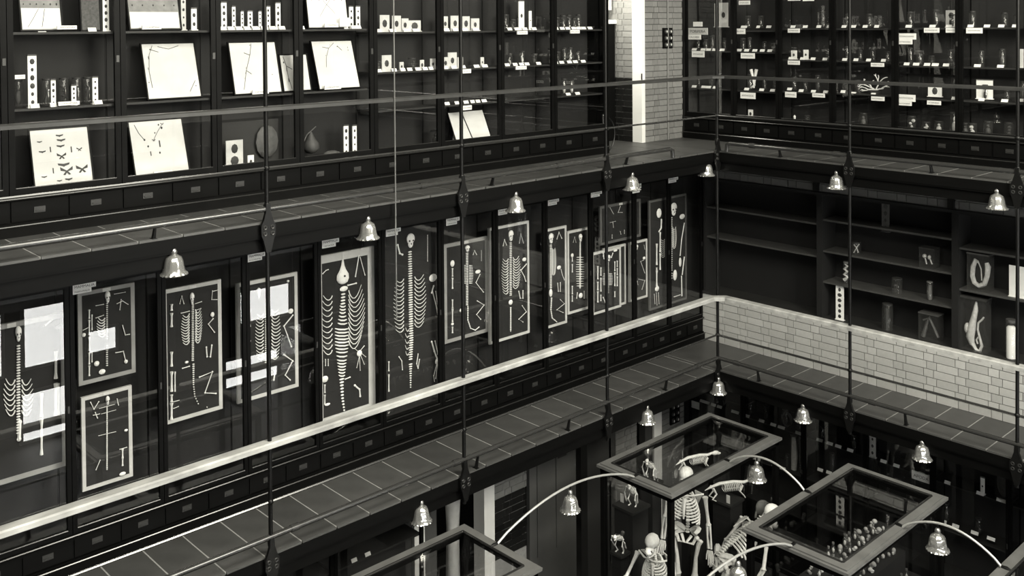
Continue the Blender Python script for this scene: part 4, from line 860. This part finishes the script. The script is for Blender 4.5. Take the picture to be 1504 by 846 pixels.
for (a, b, c, e) in ((561, 81, 575, 103), (587, 91, 593, 103), (617, 88, 623, 103), (632, 86, 640, 103)): strip(UL, a, b, c, e, .10, 'beetle card on the second shelf of the beetle card case', 'beetle cards, second shelf', B58, 1, 'oldpaper', False, 'beetle_card')
for (a, b, c, e) in ((650, 24, 658, 44), (662, 23, 675, 44), (679, 24, 690, 43), (692, 27, 704, 43)): strip(UL, a, b, c, e, .10, 'small picture card on the top shelf above the open album', 'picture cards over the album', B58, 1, 'oldpaper', False, 'beetle_card')
for (a, b, c, e) in ((651, 84, 658, 99), (658, 77, 671, 99), (672, 84, 680, 98), (706, 84, 711, 98)): strip(UL, a, b, c, e, .11, 'small picture card on the middle shelf above the open album', 'picture cards over the album, middle shelf', B58, 1, 'oldpaper', False, 'beetle_card')
strip(UL, 762, 2, 770, 42, .10, 'tall white slide among the jars', None, B58, 1); strip(UL, 777, 16, 781, 41, .10, 'short white slide among the jars', None, B58, 1)
BOT = [.333, .345]
URZ = [1.645, 1.61, 1.31, 1.21, 1.172, .77, .755, .785, .333]
strip(UR, 1056, 4, 1069, 40, .16, 'pale panel with one dark spot in the corner case', None, [], 1, 'oldpaper', False, 'mounted_specimen'); strip(UR, 1049.3, 5, 1051.8, 40, .16, 'very thin white strip beside the pale panel', None, [], 0, 'oldpaper', False)
strip(UR, 1389, 15, 1405, 38, .16, 'white mount with a dark upright specimen, top shelf', None, URZ, 2, 'oldpaper', False, 'mounted_specimen')
strip(UR, 1363, 125, 1383, 143, .14, 'square white mount with a dark round specimen', None, URZ, 1, 'paper', False, 'mounted_specimen')
strip(UR, 1434, 118, 1458, 145, .16, 'large white block mount with a dark cap on its shelf', None, URZ, 0, 'paper', True, 'mounted_specimen')
strip(UR, 1497, 72, 1506, 99, .16, 'white mounted panel on the shelf past the large white block', None, URZ, 0, 'paper', False, 'mounted_specimen')
strip(UR, 1162, 74, 1170, 87, .12, 'white picture card of a pair on the middle shelf', 'pair of picture cards', URZ, 1, 'paper', False, 'picture_card'); strip(UR, 1180, 73, 1187, 87, .12, 'white picture card of a pair on the middle shelf', 'pair of picture cards', URZ, 1, 'paper', False, 'picture_card')
strip(UR, 1099, 161, 1105.5, 173, .12, 'white card with a dark dot on the bottom of the leg bone case', None, [], 1, 'paper', False, 'picture_card')
# name cards with their lettering
def ncard(F, x0, y0, x1, y1, txt, label, d=.03, m='paper', group=None):
    s0, s1, z0, z1 = F.rect(x0, y0, x1, y1, d)
    t = thing('name_card', F.p((s0+s1)/2, d, z0), label, 'name card', group); part('card', box(F, MB(), (s0, d, z0), (s1, d+.014, z1)), m, t)
    if txt: letter(F, txt, (s0+s1)/2, d-.0015, (z0+z1)/2, (s1-s0)*.8, (z1-z0)*.42, t)
for (x0, y0, x1, y1, s, w) in ((84, 37.5, 113, 43, 'LEPIDOPTERA', 'under the grey insect board with a white strip'), (209, 37, 237, 43, 'COLEOPTERA', 'under the beetle board'), (86, 149, 117, 154.5, 'COLEOPTERA', 'between the slide strips over the butterfly board'), (226, 251, 253, 258, 'COLEOPTERA', 'at the foot of the insect trail board'),
    (371, 132, 395, 138, 'DIPTERA', 'at the foot of the board under the slide row'), (477, 125, 501, 131, 'HYMENOPTERA', 'at the foot of the board over the nest'), (477, 34, 497, 40, 'HYMENOPTERA', 'under the pale insect board'), (499, 26, 513, 39, '', 'blank, beside the pale insect board'),
    (679, 101.5, 692, 107.5, 'CRUSTACEA', 'under the middle picture cards'), (679, 155, 693, 161.5, 'ARACHNIDA', 'above the open album'), (760, 45.5, 775, 50.5, 'CRUSTACEA', 'under the tall white slide'), (838, 44, 851.5, 49, 'MOLLUSCA', 'under the top shelf jars by the passage'), (758, 97, 773.5, 102, 'MOLLUSCA', 'under the second shelf jars'), (22, 110, 37, 116, 'COLEOPTERA', 'hanging left of the tallest slide strip')):
    ncard(UL, x0, y0, x1, y1, s, 'white name card '+w, .032)
for (x0, y0, x1, y1, s, w) in ((1018, 32, 1031, 39, '', 'blank, above the stepped grey cards'), (1011, 41, 1039, 51, 'PORIFERA', 'wide and grey in the corner case'), (1011, 51, 1029, 58, 'CALCAREA', 'under the wide grey card'), (1016, 75, 1034, 84, 'SPONGIDAE', 'hung on the corner case shelf'), (1085, 1, 1101, 7, 'HYDROZOA', 'at the very top over the leg bones'), (1076, 42, 1094, 50, 'HYDROZOA', 'beside the top shelf over the leg bones'), (1088, 78, 1108, 86, 'SCYPHOZOA', 'just above the leg bones'), (1087.5, 136, 1109, 145, 'ANTHOZOA', 'just below the leg bones'),
    (1157, 42, 1174, 48, 'ACTINOZOA', 'under the top shelf over the picture card pair'), (1157, 89, 1174, 95, 'ACTINOZOA', 'under the picture card pair'), (1153, 135, 1169, 143, 'CTENOPHORA', 'tilted, on the lower shelf below the picture cards'), (1193, 137, 1211, 143, 'ALCYONARIA', 'on the lower shelf toward the coral'), (1279, 92.5, 1298, 98, 'MADREPORARIA', 'above the coral'), (1279.5, 142, 1298.5, 148, 'MADREPORARIA', 'below the coral'),
    (1357, 41, 1379, 48, 'ECHINOIDEA', 'under the top shelf left of the upright specimen'), (1389, 41, 1405, 48, 'CRINOIDEA', 'under the upright specimen mount'), (1319, 49, 1345, 58, 'ECHINODERMA', 'upper of the top stepped pair'), (1319, 58, 1339.5, 65, 'ASTEROIDEA', 'lower of the top stepped pair'), (1318, 139, 1344, 149, 'ANTHOZOA', 'upper of the bottom stepped pair'), (1318, 149, 1338.5, 155, 'ALCYONARIA', 'lower of the bottom stepped pair'), (1361.5, 148, 1381.5, 154, 'ASTEROIDEA', 'below the square white mount'), (1419, 41, 1442.5, 49, 'HOLOTHUROIDEA', 'under the shelf past the upright specimen'), (1157, -4, 1175, 1, 'ACTINOZOA', 'first on the highest shelf over the picture card pair'), (1179, -5, 1195, 1.5, 'ACTINOZOA', 'second on the highest shelf over the picture card pair')):
    ncard(UR, x0, y0, x1, y1, s, 'white name card '+w if 'grey' not in w[:14] else 'grey name card '+w, .026, 'paper' if x0 != 1011 or y0 > 50 else 'oldpaper')
ncard(UR, 1015, 590, 1026.5, 600, '', 'pale blank plate on the ground-floor corner case', .02); ncard(UR, 1339, 695, 1366.5, 707, 'APODA', 'large white name plate lettered in black, ground floor', .02)
# small specimen labels lying tilted on the shelf edge
def lab_mesh(F):
    mb = MB(); a, h, q = .5, .034, .02
    mb.slab([F.p(-a, 0, 0), F.p(a, 0, 0), F.p(a, q, h), F.p(-a, q, h)], Vector(F.p(0, .003, -.001))-Vector(F.p(0, 0, 0)))
    return mb.mesh('label', F.p(0, 0, 0))
LM = {'L': lab_mesh(UL), 'R': lab_mesh(UR)}
def labels(F, pts, label, group, d, zs, w=9.5, jars=0., jh=(.12, .2), jm=('dim', 'dark'), jl=None):
    for i, p in enumerate(pts):
        x, y = p[0], p[1]; ww = p[2] if len(p) > 2 else w
        s, z = F.at(x, y+2.2, d); a = abs(F.at(x+ww, y, d)[0]-s); z = snap(z, zs)
        o = link('specimen_label', LM[F.side], 'paper', None, F.p(s, d, z)); o.scale = (1, a, 1) if F.side == 'L' else (a, 1, 1)
        tag(o, label, 'label', group)
        if random.random() < jars: jar(F, s+random.uniform(-.02, .02), z, d+.10, random.uniform(.028, .045), random.uniform(*jh), random.choice(jm), jl, jl)
def jar(F, s, z, d, r, h, m, label, group, kind='round', spec=None, cat='jar', w=None, lidm='dark'):
    t = thing('specimen_jar', F.p(s, d, z), label, cat, group); c = Vector(F.p(s, d, z))
    if kind == 'round':
        part('glass', MB().lathe(c, [(0, .002), (r, .002), (r, h*.9), (r*.8, h*.94)], 12), 'jar', t)
        part('lid', MB().lathe(c, [(r*.8, h*.92), (r*.95, h*.93), (r*.95, h*.985), (0, h)], 12), lidm, t)
    else:
        part('glass', box(F, MB(), (s-w, d-r, z+.002), (s+w, d+r, z+h*.96)), 'jar', t); part('lid', box(F, MB(), (s-w-.004, d-r-.004, z+h*.96), (s+w+.004, d+r+.004, z+h)), lidm, t)
    if spec is None:
        mb = MB(); k = random.choice('abc')
        if k == 'a': mb.ball(c+Vector((0, 0, h*.35)), (r*.6, r*.6, h*.26), 8, 6).ball(c+Vector((0, 0, h*.68)), (r*.35, r*.35, h*.12), 6, 4)
        elif k == 'b': mb.tube([c+Vector((random.uniform(-.4, .4)*r, random.uniform(-.4, .4)*r, h*(.06+.13*q))) for q in range(7)], [r*.2, r*.4, r*.3, r*.45, r*.3, r*.25, r*.1], 6)
        else:
            for q in range(4): mb.ball(c+Vector((random.uniform(-.3, .3)*r, random.uniform(-.3, .3)*r, h*(.15+.18*q))), r*random.uniform(.25, .5), 6, 4)
        part('specimen', mb, m, t)
    else:
        for nm, mb, mm in spec: part(nm, mb, mm, t)
    return t
JL = 'dim jar on a shelf of the upper case beside the passage door'
labels(UL, [(62, 40, 12), (136, 40, 12), (52, 154, 13), (79, 152, 9), (145, 150, 12)], 'small white label beside the slide strips of the butterfly case', 'labels in the butterfly case', .07, B14)
labels(UL, [(329, 40, 9), (340, 40, 9), (352, 40, 9), (364, 40, 9), (376, 40, 9), (389, 39, 9), (401, 39, 9), (415, 38.5, 9)], 'small white label in front of the row of seven slide strips', 'labels of the slide strip row', .055, B14, 10)
labels(UL, [(446, 39, 4), (509, 38, 6), (524, 38, 14)], 'small white label by the pale insect board', 'labels by the pale insect board', .06, B14)
labels(UL, [(557, 43, 7), (578, 43, 9), (598, 43, 9), (612, 43.5, 9), (558, 101.5, 7), (580, 101, 7), (592.6, 101, 7), (602.7, 100, 7), (614.6, 100, 7), (625.5, 99.5, 7), (634, 99, 6)], 'small white label in front of the beetle cards', 'labels of the beetle cards', .06, B58)
labels(UL, [(657, 42, 8), (670, 42, 8), (684, 41.5, 8), (700, 41, 9), (655, 98, 8), (668, 97, 8), (681, 96.5, 7), (701, 95.5, 8), (713, 95, 8), (657.6, 150, 7), (672, 150, 6), (685.5, 149, 7), (695, 149, 6), (703, 148, 6), (712, 148, 7)], 'small white label on a shelf above the open album', 'labels above the open album', .06, B58)
labels(UL, [(749.6, 41), (760, 41), (772, 41), (785.5, 41), (746, 93), (757.7, 93), (767, 92.5), (775, 92), (792, 91.5)], 'small white label in the jar case with the tall slide', 'labels in the tall slide jar case', .06, B58, 6.5, .75, (.12, .22), ('dim', 'pale', 'dim'), 'dim jar on a shelf of the case with the tall white slide')
labels(UL, [(817.7, 40), (826.8, 40), (835, 39.5), (843.7, 39), (850.8, 39), (858, 39), (867.5, 38.5), (817, 90.5), (826, 90), (837.4, 89), (846, 89), (857.6, 88), (835.6, 139), (849.3, 138)], 'small white label in the jar case by the passage door', 'labels in the jar case by the passage', .06, B58, 6.5, .9, (.12, .22), ('dim', 'pale', 'dim'), JL)
labels(UL, [(573.6, 220, 8), (619, 214.5, 6)], 'small white label on the bottom of the beetle card case', 'labels on the beetle case bottom', .06, B58)
ULJ = 'dim jar on the lower shelves of the beetle card case'
for (x, y, w, h) in ((556, 100, .04, .12), (605, 100, .045, .14), (640, 214, .07, .18)): s, z = UL.at(x, y, .16); jar(UL, s, snap(z, B58), .16, w, h, 'dim', ULJ, ULJ)
for (x, y) in ((70, 74), (95, 74), (28, 72), (114, 73), (130, 72)):
    s, z = UL.at(x, y, .2); jar(UL, s, 1.05, .24, .04, .24, 'dim', 'faint jar behind the slide strips over the butterfly board', 'faint jars behind the slide strips')
T1 = 'small white label on the top shelf, '; T2 = 'small white label on the middle shelf, '; T3 = 'small white label on the lower shelf, '
def rows(pts1, pts2, pts3, where, jp=.7):
    for T, pts, k in ((T1, pts1, 'top'), (T2, pts2, 'middle'), (T3, pts3, 'lower')):
        if pts: labels(UR, pts, T+where, T+where, .055, URZ, 6.8, jp, (.12, .24), ('dim', 'dark', 'dim'), 'dark specimen jar on the %s shelf, %s' % (k, where))
rows([], [(1019, 71), (1032, 72), (1040, 72), (1049, 72), (1060, 72)], [(1019, 127), (1033, 128), (1040, 128), (1050, 129)], 'corner case beside the brick pier')
rows([(1092, 38, 9), (1113, 37, 5), (1128.5, 38, 7)], [(1085, 74), (1096, 73.5), (1108, 74), (1119, 74), (1130, 75)], [(1096, 132), (1118, 133), (1134, 133.5)], 'case with the white leg bones')
rows([(1164, 38), (1182, 38), (1202, 38), (1217, 38)], [(1161, 85.5), (1178, 86), (1193.5, 86.5), (1211, 87)], [(1159, 131), (1176, 132), (1194, 133), (1212, 134)], 'case with the picture card pair')
rows([(1239, 38), (1253, 37.5), (1270, 37.5), (1287, 37.5)], [(1240, 87), (1256.5, 87.5), (1275, 88), (1297, 88)], [(1237.5, 135), (1253, 136), (1282, 137.5)], 'case with the white coral')
rows([(1334, 37, 9), (1369, 37, 9), (1393, 37, 9)], [(1331, 94, 8), (1345, 94, 9), (1361, 95, 9), (1373, 95, 10), (1389, 95.5, 9)], [(1401, 143.5, 8)], 'case with the stepped name cards')
rows([(1425, 37, 9), (1449, 36.5, 9), (1470, 37, 9), (1490, 37, 8)], [(1435, 97, 10), (1469, 97.5, 10)], [(1441, 146, 9), (1475, 147.5, 10), (1500, 148, 9)], 'case with the large white block')
# bottom-shelf jars, upper right
for (x, y, m, h) in ((1186, 178, 'dim', .12), (1268, 182, 'dim', .2), (1339, 189, 'pale', .2), (1360, 192, 'pale', .14), (1379, 193, 'pale', .16), (1402, 195, 'pale', .28), (1418, 196, 'dim', .16), (1428, 197, 'pale', .16), (1451, 199, 'dim', .2), (1482, 201, 'dim', .2)):
    s, z = UR.at(x, y, .14); jar(UR, s, .333, .14, .055 if h > .13 else .04, h, m, 'jar with a %s specimen on the case bottom above the drawers' % ('whitish' if m == 'pale' else 'greyish'), 'jars on the case bottoms, '+m, lidm='dark')
# leg bones, coral, small bits
t = thing('leg_bone_pair', UR.p(-.15, .15, .75), 'pair of upright white leg bones on the lower shelf', 'bones')
for pts in ([(1103, 102), (1106, 113), (1108, 125), (1103, 129)], [(1111, 102), (1109, 113), (1107, 129)]):
    q = [Vector(UR.p(*(lambda a: (a[0], .15, a[1]))(UR.at(x, y, .15)))) for x, y in pts]; part('leg_bone', MB().tube(q, [.024]+[.018]*(len(q)-2)+[.014], 7), 'bone', t)
cz = .785; cs, _ = UR.at(1286, 131, .14); cb = MB(); cp = []
def branch(p, dr, L, r, n):
    q = p+dr*L; cb.tube([p, (p+q)/2+Vector((0, 0, .004)), q], [r, r*.9, r*.6], 5)
    if n:
        for k in range(2): branch(p+dr*L*random.uniform(.5, 1), (dr+Vector((random.uniform(-.9, .9), random.uniform(-.2, .2), random.uniform(-.5, .6)))).normalized(), L*.68, r*.8, n-1)
o0 = Vector(UR.p(cs, .14, cz+.05))
for dx, dz in ((-1, .05), (1, .25), (.5, .9), (-.8, .35)): branch(o0, Vector((dx, 0, dz)).normalized(), .11, .010, 3)
t = thing('branching_coral', UR.p(cs, .14, cz), 'spiky branching white coral on the lower shelf', 'coral'); part('branches', cb, 'bone', t); part('stand', box(UR, MB(), (cs-.05, .10, cz), (cs+.05, .18, cz+.05)), 'dark', t)
s, z = UR.at(1166, 176, .1); solo('white_figure', MB().lathe(UR.p(s, .12, .333), [(0, 0), (.03, 0), (.012, .02), (.014, .06), (.018, .09), (0, .11)], 8), 'bone', 'tiny white upright specimen on the case bottom below the picture cards', 'specimen')
# nest, comb and wasp case in the upper left cases
s, z = UL.at(459, 208, .15); c = Vector(UL.p(s, .18, .333))
t = thing('woven_nest', c, 'woven bag-shaped nest hanging from a curved twig', 'nest')
part('bag', MB().lathe(c, [(.0, .06), (.05, .07), (.085, .12), (.08, .17), (.045, .22), (.02, .27), (.008, .29)], 14, lambda a, i: .06*math.cos(5*a+i)), 'dim', t)
part('twig', MB().tube([c+Vector((0, -.09, 0)), c+Vector((0, -.11, .15)), c+Vector((0, -.05, .26)), c+Vector((0, .06, .34))], .007, 5), 'dim', t)
s, z = UL.at(489, 222, .12); solo('comb_fragment', MB().ball(UL.p(s, .15, .37), (.06, .10, .04), 10, 6).ball(UL.p(s+.06, .15, .365), (.05, .06, .03), 8, 5), 'dim', 'rough fragment of comb lying beside the nest', 'nest')
t = thing('glazed_specimen_box', UL.p(-6.28, .2, .333), 'square glazed box with a pale grey nest inside', 'box'); part('back_board', box(UL, MB(), (-6.62, .25, .345), (-5.95, .27, .78)), 'plaster', t); part('nest', MB().ball(UL.p(-6.1, .22, .56), (.03, .13, .17), 10, 6), 'dim', t); part('base', box(UL, MB(), (-6.64, .16, .333), (-5.93, .28, .348)), 'shelf', t)
strip(UL, 332, 206, 357, 246, .12, 'picture mount of an insect standing by the glazed box', None, B14, 2, 'oldpaper', False, 'picture_card'); strip(UL, 364, 228, 373, 242, .09, 'tiny white card beside the picture mount', None, B14, 1, 'paper', False, 'picture_card')
for (x, w) in ((345, 30), (383, 20), (492, 22)): labels(UL, [(x, 245-(x-345)*.13, w)], 'long pale label along the bottom edge of the case, width %d' % w if False else ('pale label under the picture mount' if x == 345 else 'pale label under the glazed box' if x == 383 else 'pale label under the comb fragment'), None, .05, B14)

# ------------------------------------------------------------------ middle gallery rack specimens
R1 = [-.92, -1.34, -1.755, -.99, -1.43, -1.01, -1.51, -2.245]
def rjar(x0, y0, x1, y1, label, spec, kind='box', lidm='dim', d=.13):
    s0, s1, z0, z1 = UR.rect(x0, y0, x1, y1, d); z0 = snap(z0, R1); s = (s0+s1)/2; w = (s1-s0)/2; c = Vector(UR.p(s, d, z0)); h = z1-z0
    def W(x, y): a, z = UR.at(x, y, d-.01); return Vector(UR.p(a, d-.01, z))
    return jar(UR, s, z0, d, min(w, .08) if kind != 'round' else w, h, None, label, None, kind, [(n, f(W, c, w, h), m) for n, f, m in spec], w=w, lidm=lidm)
strip(UR, 1295, 296, 1306, 337, .14, 'dim tall slide alone on the highest rack shelf', None, R1, 4, 'dim', False); strip(UR, 1227.5, 420, 1239, 473, .07, 'bright white spotted slide standing on the rack base', None, R1, 6, 'paper', True)
rjar(1251, 355, 1264, 374, 'small dark jar with a white cross-shaped specimen', [('specimen', lambda W, c, w, h: MB().tube([W(1254, 359), W(1258, 364), W(1261, 371)], .008, 5).tube([W(1262, 358), W(1258, 364), W(1254, 371)], .008, 5), 'pale')], 'round', 'dark')
rjar(1354, 363, 1376, 393, 'square jar with two white sprouting specimens', [('specimen', lambda W, c, w, h: MB().ball(W(1358, 376), .028, 7, 5).tube([W(1358, 376), W(1361, 388)], .010, 5), 'pale'), ('specimen', lambda W, c, w, h: MB().ball(W(1365, 378), (.02, .03, .03), 7, 5).tube([W(1365, 378), W(1369, 388)], .010, 5), 'pale')], 'box', 'dark')
rjar(1239, 384, 1247, 416, 'slim jar with a pale twisted specimen', [('specimen', lambda W, c, w, h: MB().tube([W(1240+5*(k % 2), 387+k*4) for k in range(7)], [.008, .02, .02, .022, .02, .018, .026], 6), 'pale')], 'round')
rjar(1310, 408, 1325, 428, 'squat black jar on the third shelf', [('specimen', lambda W, c, w, h: MB().ball(W(1316, 420), .03, 6, 4), 'dark')], 'round', 'dark'); rjar(1361, 413, 1370, 442, 'slim jar with a dim upright specimen', [('specimen', lambda W, c, w, h: MB().tube([W(1366, 418), W(1365, 428), W(1366, 440)], [.02, .03, .025], 6), 'dim')], 'round')
rjar(1296, 445, 1311, 489, 'tall black jar standing on the rack base', [('specimen', lambda W, c, w, h: MB().tube([W(1303, 452), W(1303, 485)], .03, 6), 'dark')], 'round', 'dark')
rjar(1353, 459, 1382, 505, 'square jar with a grey folded specimen', [('specimen', lambda W, c, w, h: MB().tube([W(1356, 494), W(1361, 476), W(1365, 466), W(1371, 480), W(1378, 496)], [.03, .018, .022, .016, .02], 6).tube([W(1356, 470), W(1366, 467)], .012, 5), 'dim')], 'box')
rjar(1424, 371, 1456, 424, 'jar with a white looped snake-like specimen', [('specimen', lambda W, c, w, h: MB().tube([W(1437, 385), W(1433, 382), W(1429, 392), W(1428, 405), W(1431, 415), W(1438, 420), W(1446, 417), W(1450, 405), W(1451, 392), W(1449, 386)], [.016, .026, .03, .03, .03, .03, .03, .03, .036, .024], 7), 'pale'), ('specimen', lambda W, c, w, h: MB().tube([W(1437, 385), W(1441, 395), W(1442, 412)], .008, 5), 'pale')], 'box')
strip(UR, 1482, 391, 1506, 433, .10, 'large white panel beside the looped specimen jar', None, R1, 0, 'paper', False, 'mounted_specimen')
rjar(1413, 435, 1452, 520, 'tall jar with a pale dissected lizard curling its tail', [('specimen', lambda W, c, w, h: MB().tube([W(1434, 443), W(1433, 455), W(1430, 468), W(1427, 482), W(1425, 494), W(1428, 506)], [.012, .03, .036, .05, .05, .03], 8)
   .tube([W(1428, 504), W(1433, 513), W(1439, 516), W(1442, 508), W(1439, 496), W(1436, 484), W(1437, 474), W(1442, 470), W(1445, 466)], [.03, .022, .02, .018, .014, .012, .012, .012, .010], 7).ball(W(1421, 482), (.04, .045, .07), 8, 6).tube([W(1436, 505), W(1434, 499), W(1438, 494)], .010, 5), 'pale')], 'box', 'dark')
rjar(1477, 468, 1493.5, 541, 'tall round jar packed white at the rack end', [('specimen', lambda W, c, w, h: MB().lathe(c, [(0, .01), (w*.85, .01), (w*.85, h*.82), (w*.5, h*.86), (0, h*.86)], 12), 'paper')], 'round')
# ------------------------------------------------------------------ ground-floor labels and jars
GZ = [-3.95, -4.52, -3.80, -4.45]
labels(UR, [(1031, 594.5), (1038, 597), (1047, 600), (1056, 603), (1079, 612, 11), (1095.5, 617, 9), (1118, 625, 8), (1135, 632, 8), (1147, 634.5, 10)], 'small white label in the ground-floor cases near the corner', 'ground-floor labels near the corner', .03, GZ, 7, .5, (.18, .3), ('dim', 'dark'), 'dim jar in the ground-floor cases near the corner')
labels(UR, [(1172, 642.5), (1203, 641), (1218, 646), (1230.5, 650), (1248, 656), (1297, 672), (1316, 679)], 'small white label on the upper shelf of the middle ground-floor cases', 'ground-floor upper shelf labels', .03, GZ, 9, .4, (.15, .28), ('dim', 'dark'), 'dark jar on the upper shelf of the middle ground-floor cases')
labels(UR, [(1353, 692), (1367, 698), (1391, 707.5, 9), (1439, 724, 11), (1470, 734, 14)], 'small white label on the shelf beyond the large name plate', 'ground-floor labels beyond the name plate', .03, GZ, 9, .0)
labels(UR, [(1104, 675), (1112, 677), (1137, 687, 8), (1149, 692, 8), (1204, 690, 8), (1217, 694, 8), (1385, 756, 9), (1403, 763, 10), (1431, 774, 11), (1455, 783, 12)], 'small white label on the second shelf of the ground-floor cases', 'ground-floor second shelf labels', .03, GZ, 8, .55, (.15, .32), ('dim', 'dark'), 'dark jar on the second shelf of the ground-floor cases')
strip(UR, 1277, 628, 1286, 668, .08, 'tall pale spotted slide on the ground-floor shelf', None, GZ, 4, 'oldpaper', True); strip(UR, 1440, 702, 1446, 727, .07, 'narrow white slide beside the grey pod jar', None, GZ, 1, 'paper', True)
for x in (1166, 1180):
    s, z1 = UR.at(x, 647, .12); z0 = UR.at(x, 702, .12)[1]; jar(UR, s, -4.52, .12, .055, -3.99+4.52, 'pale', 'tall jar of a pair filled with a long pale specimen', 'pair of tall pale jars', 'round', [('specimen', MB().tube([UR.p(s, .12, -4.50), UR.p(s+.01, .12, -4.3), UR.p(s, .12, -4.03)], [.04, .045, .03], 8), 'pale')])
s, z = UR.at(1474, 735, .13); jar(UR, s, snap(z, GZ), .15, .11, .40, 'dim', 'broad jar with a grey pod-like specimen', None, 'round', [('specimen', MB().ball(UR.p(s, .15, snap(z, GZ)+.19), (.085, .07, .17), 10, 8), 'dim')])
s, z = UR.at(1155, 628, .15); solo('ring_specimen', MB().tube([UR.p(s+.07*math.cos(a), .16, -3.95+.105+.085*math.sin(a)) for a in [k*math.pi/7 for k in range(15)]], .02, 6), 'dim', 'dim ring-shaped specimen on the ground-floor shelf', 'specimen')
for (x, y) in ((592, 712), (667, 706)):
    pass
for i, (x, y) in enumerate(((521, 813), (541, 805))):
    s, z = UL.at(x, y, .12); zz = -4.6; jar(UL, s, zz, .14, .05, .36, 'dim', 'dim tall jar of a pair in the shaded case under the gallery', 'pair of jars in the shaded case', 'round'); labels(UL, [(x, y, 8)], 'faint label before a jar in the shaded case', 'labels in the shaded case', .05, [-4.6, -4.0])
# white draped plaster figure and column in the ground-floor doorway
pc = at(664, 722, 'x', -1.75); yc = pc.y
t = thing('plaster_cast', (-1.75, yc, Z2), 'pale slender cast standing in the ground-floor doorway', 'cast'); part('body', MB().lathe((-1.75, yc, Z2+.12), [(.0, 0), (.11, 0), (.09, .5), (.08, 1.2), (.10, 1.6), (.07, 1.85), (.04, 1.92), (.06, 2.05), (.05, 2.18), (0, 2.24)], 14, lambda a, i: .08*math.cos(3*a+i)), 'oldpaper', t)
part('plinth', MB().box((-1.95, yc-.2, Z2), (-1.55, yc+.2, Z2+.12)), 'plaster', t)
y0 = at(618, 745, 'x', -1.6).y; y1 = at(641, 745, 'x', -1.6).y
struct('wall_hall_screen', MB().box((-1.64, y0, Z2), (-1.6, y1, -3.3)), 'greydoor')
struct('wall_hall_beyond', MB().box((-3.0, -5.2, Z2), (-2.9, 1.3, -3.2)).box((-3.0, 1.3, Z2), (-1.42, 1.4, -3.2)), 'plaster')
# switch boards on the brick piers
def switches(px0, py0, px1, py1, d, label):
    s0, s1, z0, z1 = PF.rect(px0, py0, px1, py1, d); t = thing('switch_board', PF.p((s0+s1)/2, d, z0), label, 'switch board')
    part('board', box(PF, MB(), (s0, d, z0), (s1, -.006, z1)), 'wood', t)
    for i in range(2):
        for j in range(3):
            c = Vector(PF.p(s0+(s1-s0)*(.27+.46*i), d, z0+(z1-z0)*(.18+.32*j))); sw = part('switch', MB().ball(c, (.03, .035, .035), 10, 6), 'dark', t)
            part('knob', MB().ball(c+Vector((.028, -.008, .0)), (.008, .010, .02), 6, 4), 'porcelain', sw)
switches(974.5, 41, 988, 71, -.03, 'six-knob switch board on the pale brick pier, upper gallery'); switches(985, 591, 998.5, 622, -.03, 'six-knob switch board on the ground-floor pier')
s0, z0 = PF.at(981.5, 203, -.02); solo('conduit', MB().tube([PF.p(s0, -.022, .0), PF.p(s0, -.022, 2.3)], .014, 6), 'brick2', 'painted conduit pipe running up the brick pier behind the switches', 'pipe')
# curved iron hoop and bolt by the passage
q = [at(x, y, 'x', -.95) for x, y in ((886, 209), (886, 182), (886, 156))]; yb = q[0].y
solo('iron_door_bolt', MB().tube([(-.95, yb, 0), (-.95, yb, .50)], [.012, .014], 8).ball((-.95, yb, .50), .02, 8, 5), 'pipe', 'short upright iron bolt at the end of the cases', 'bolt')
solo('iron_hoop', MB().tube([(-.95, yb+.03+.20*math.sin(a), .24-.24*math.cos(a)) for a in [math.pi*k/12 for k in range(13)]], .010, 6), 'iron', 'curved iron hoop springing from the floor beside the bolt', 'hoop')
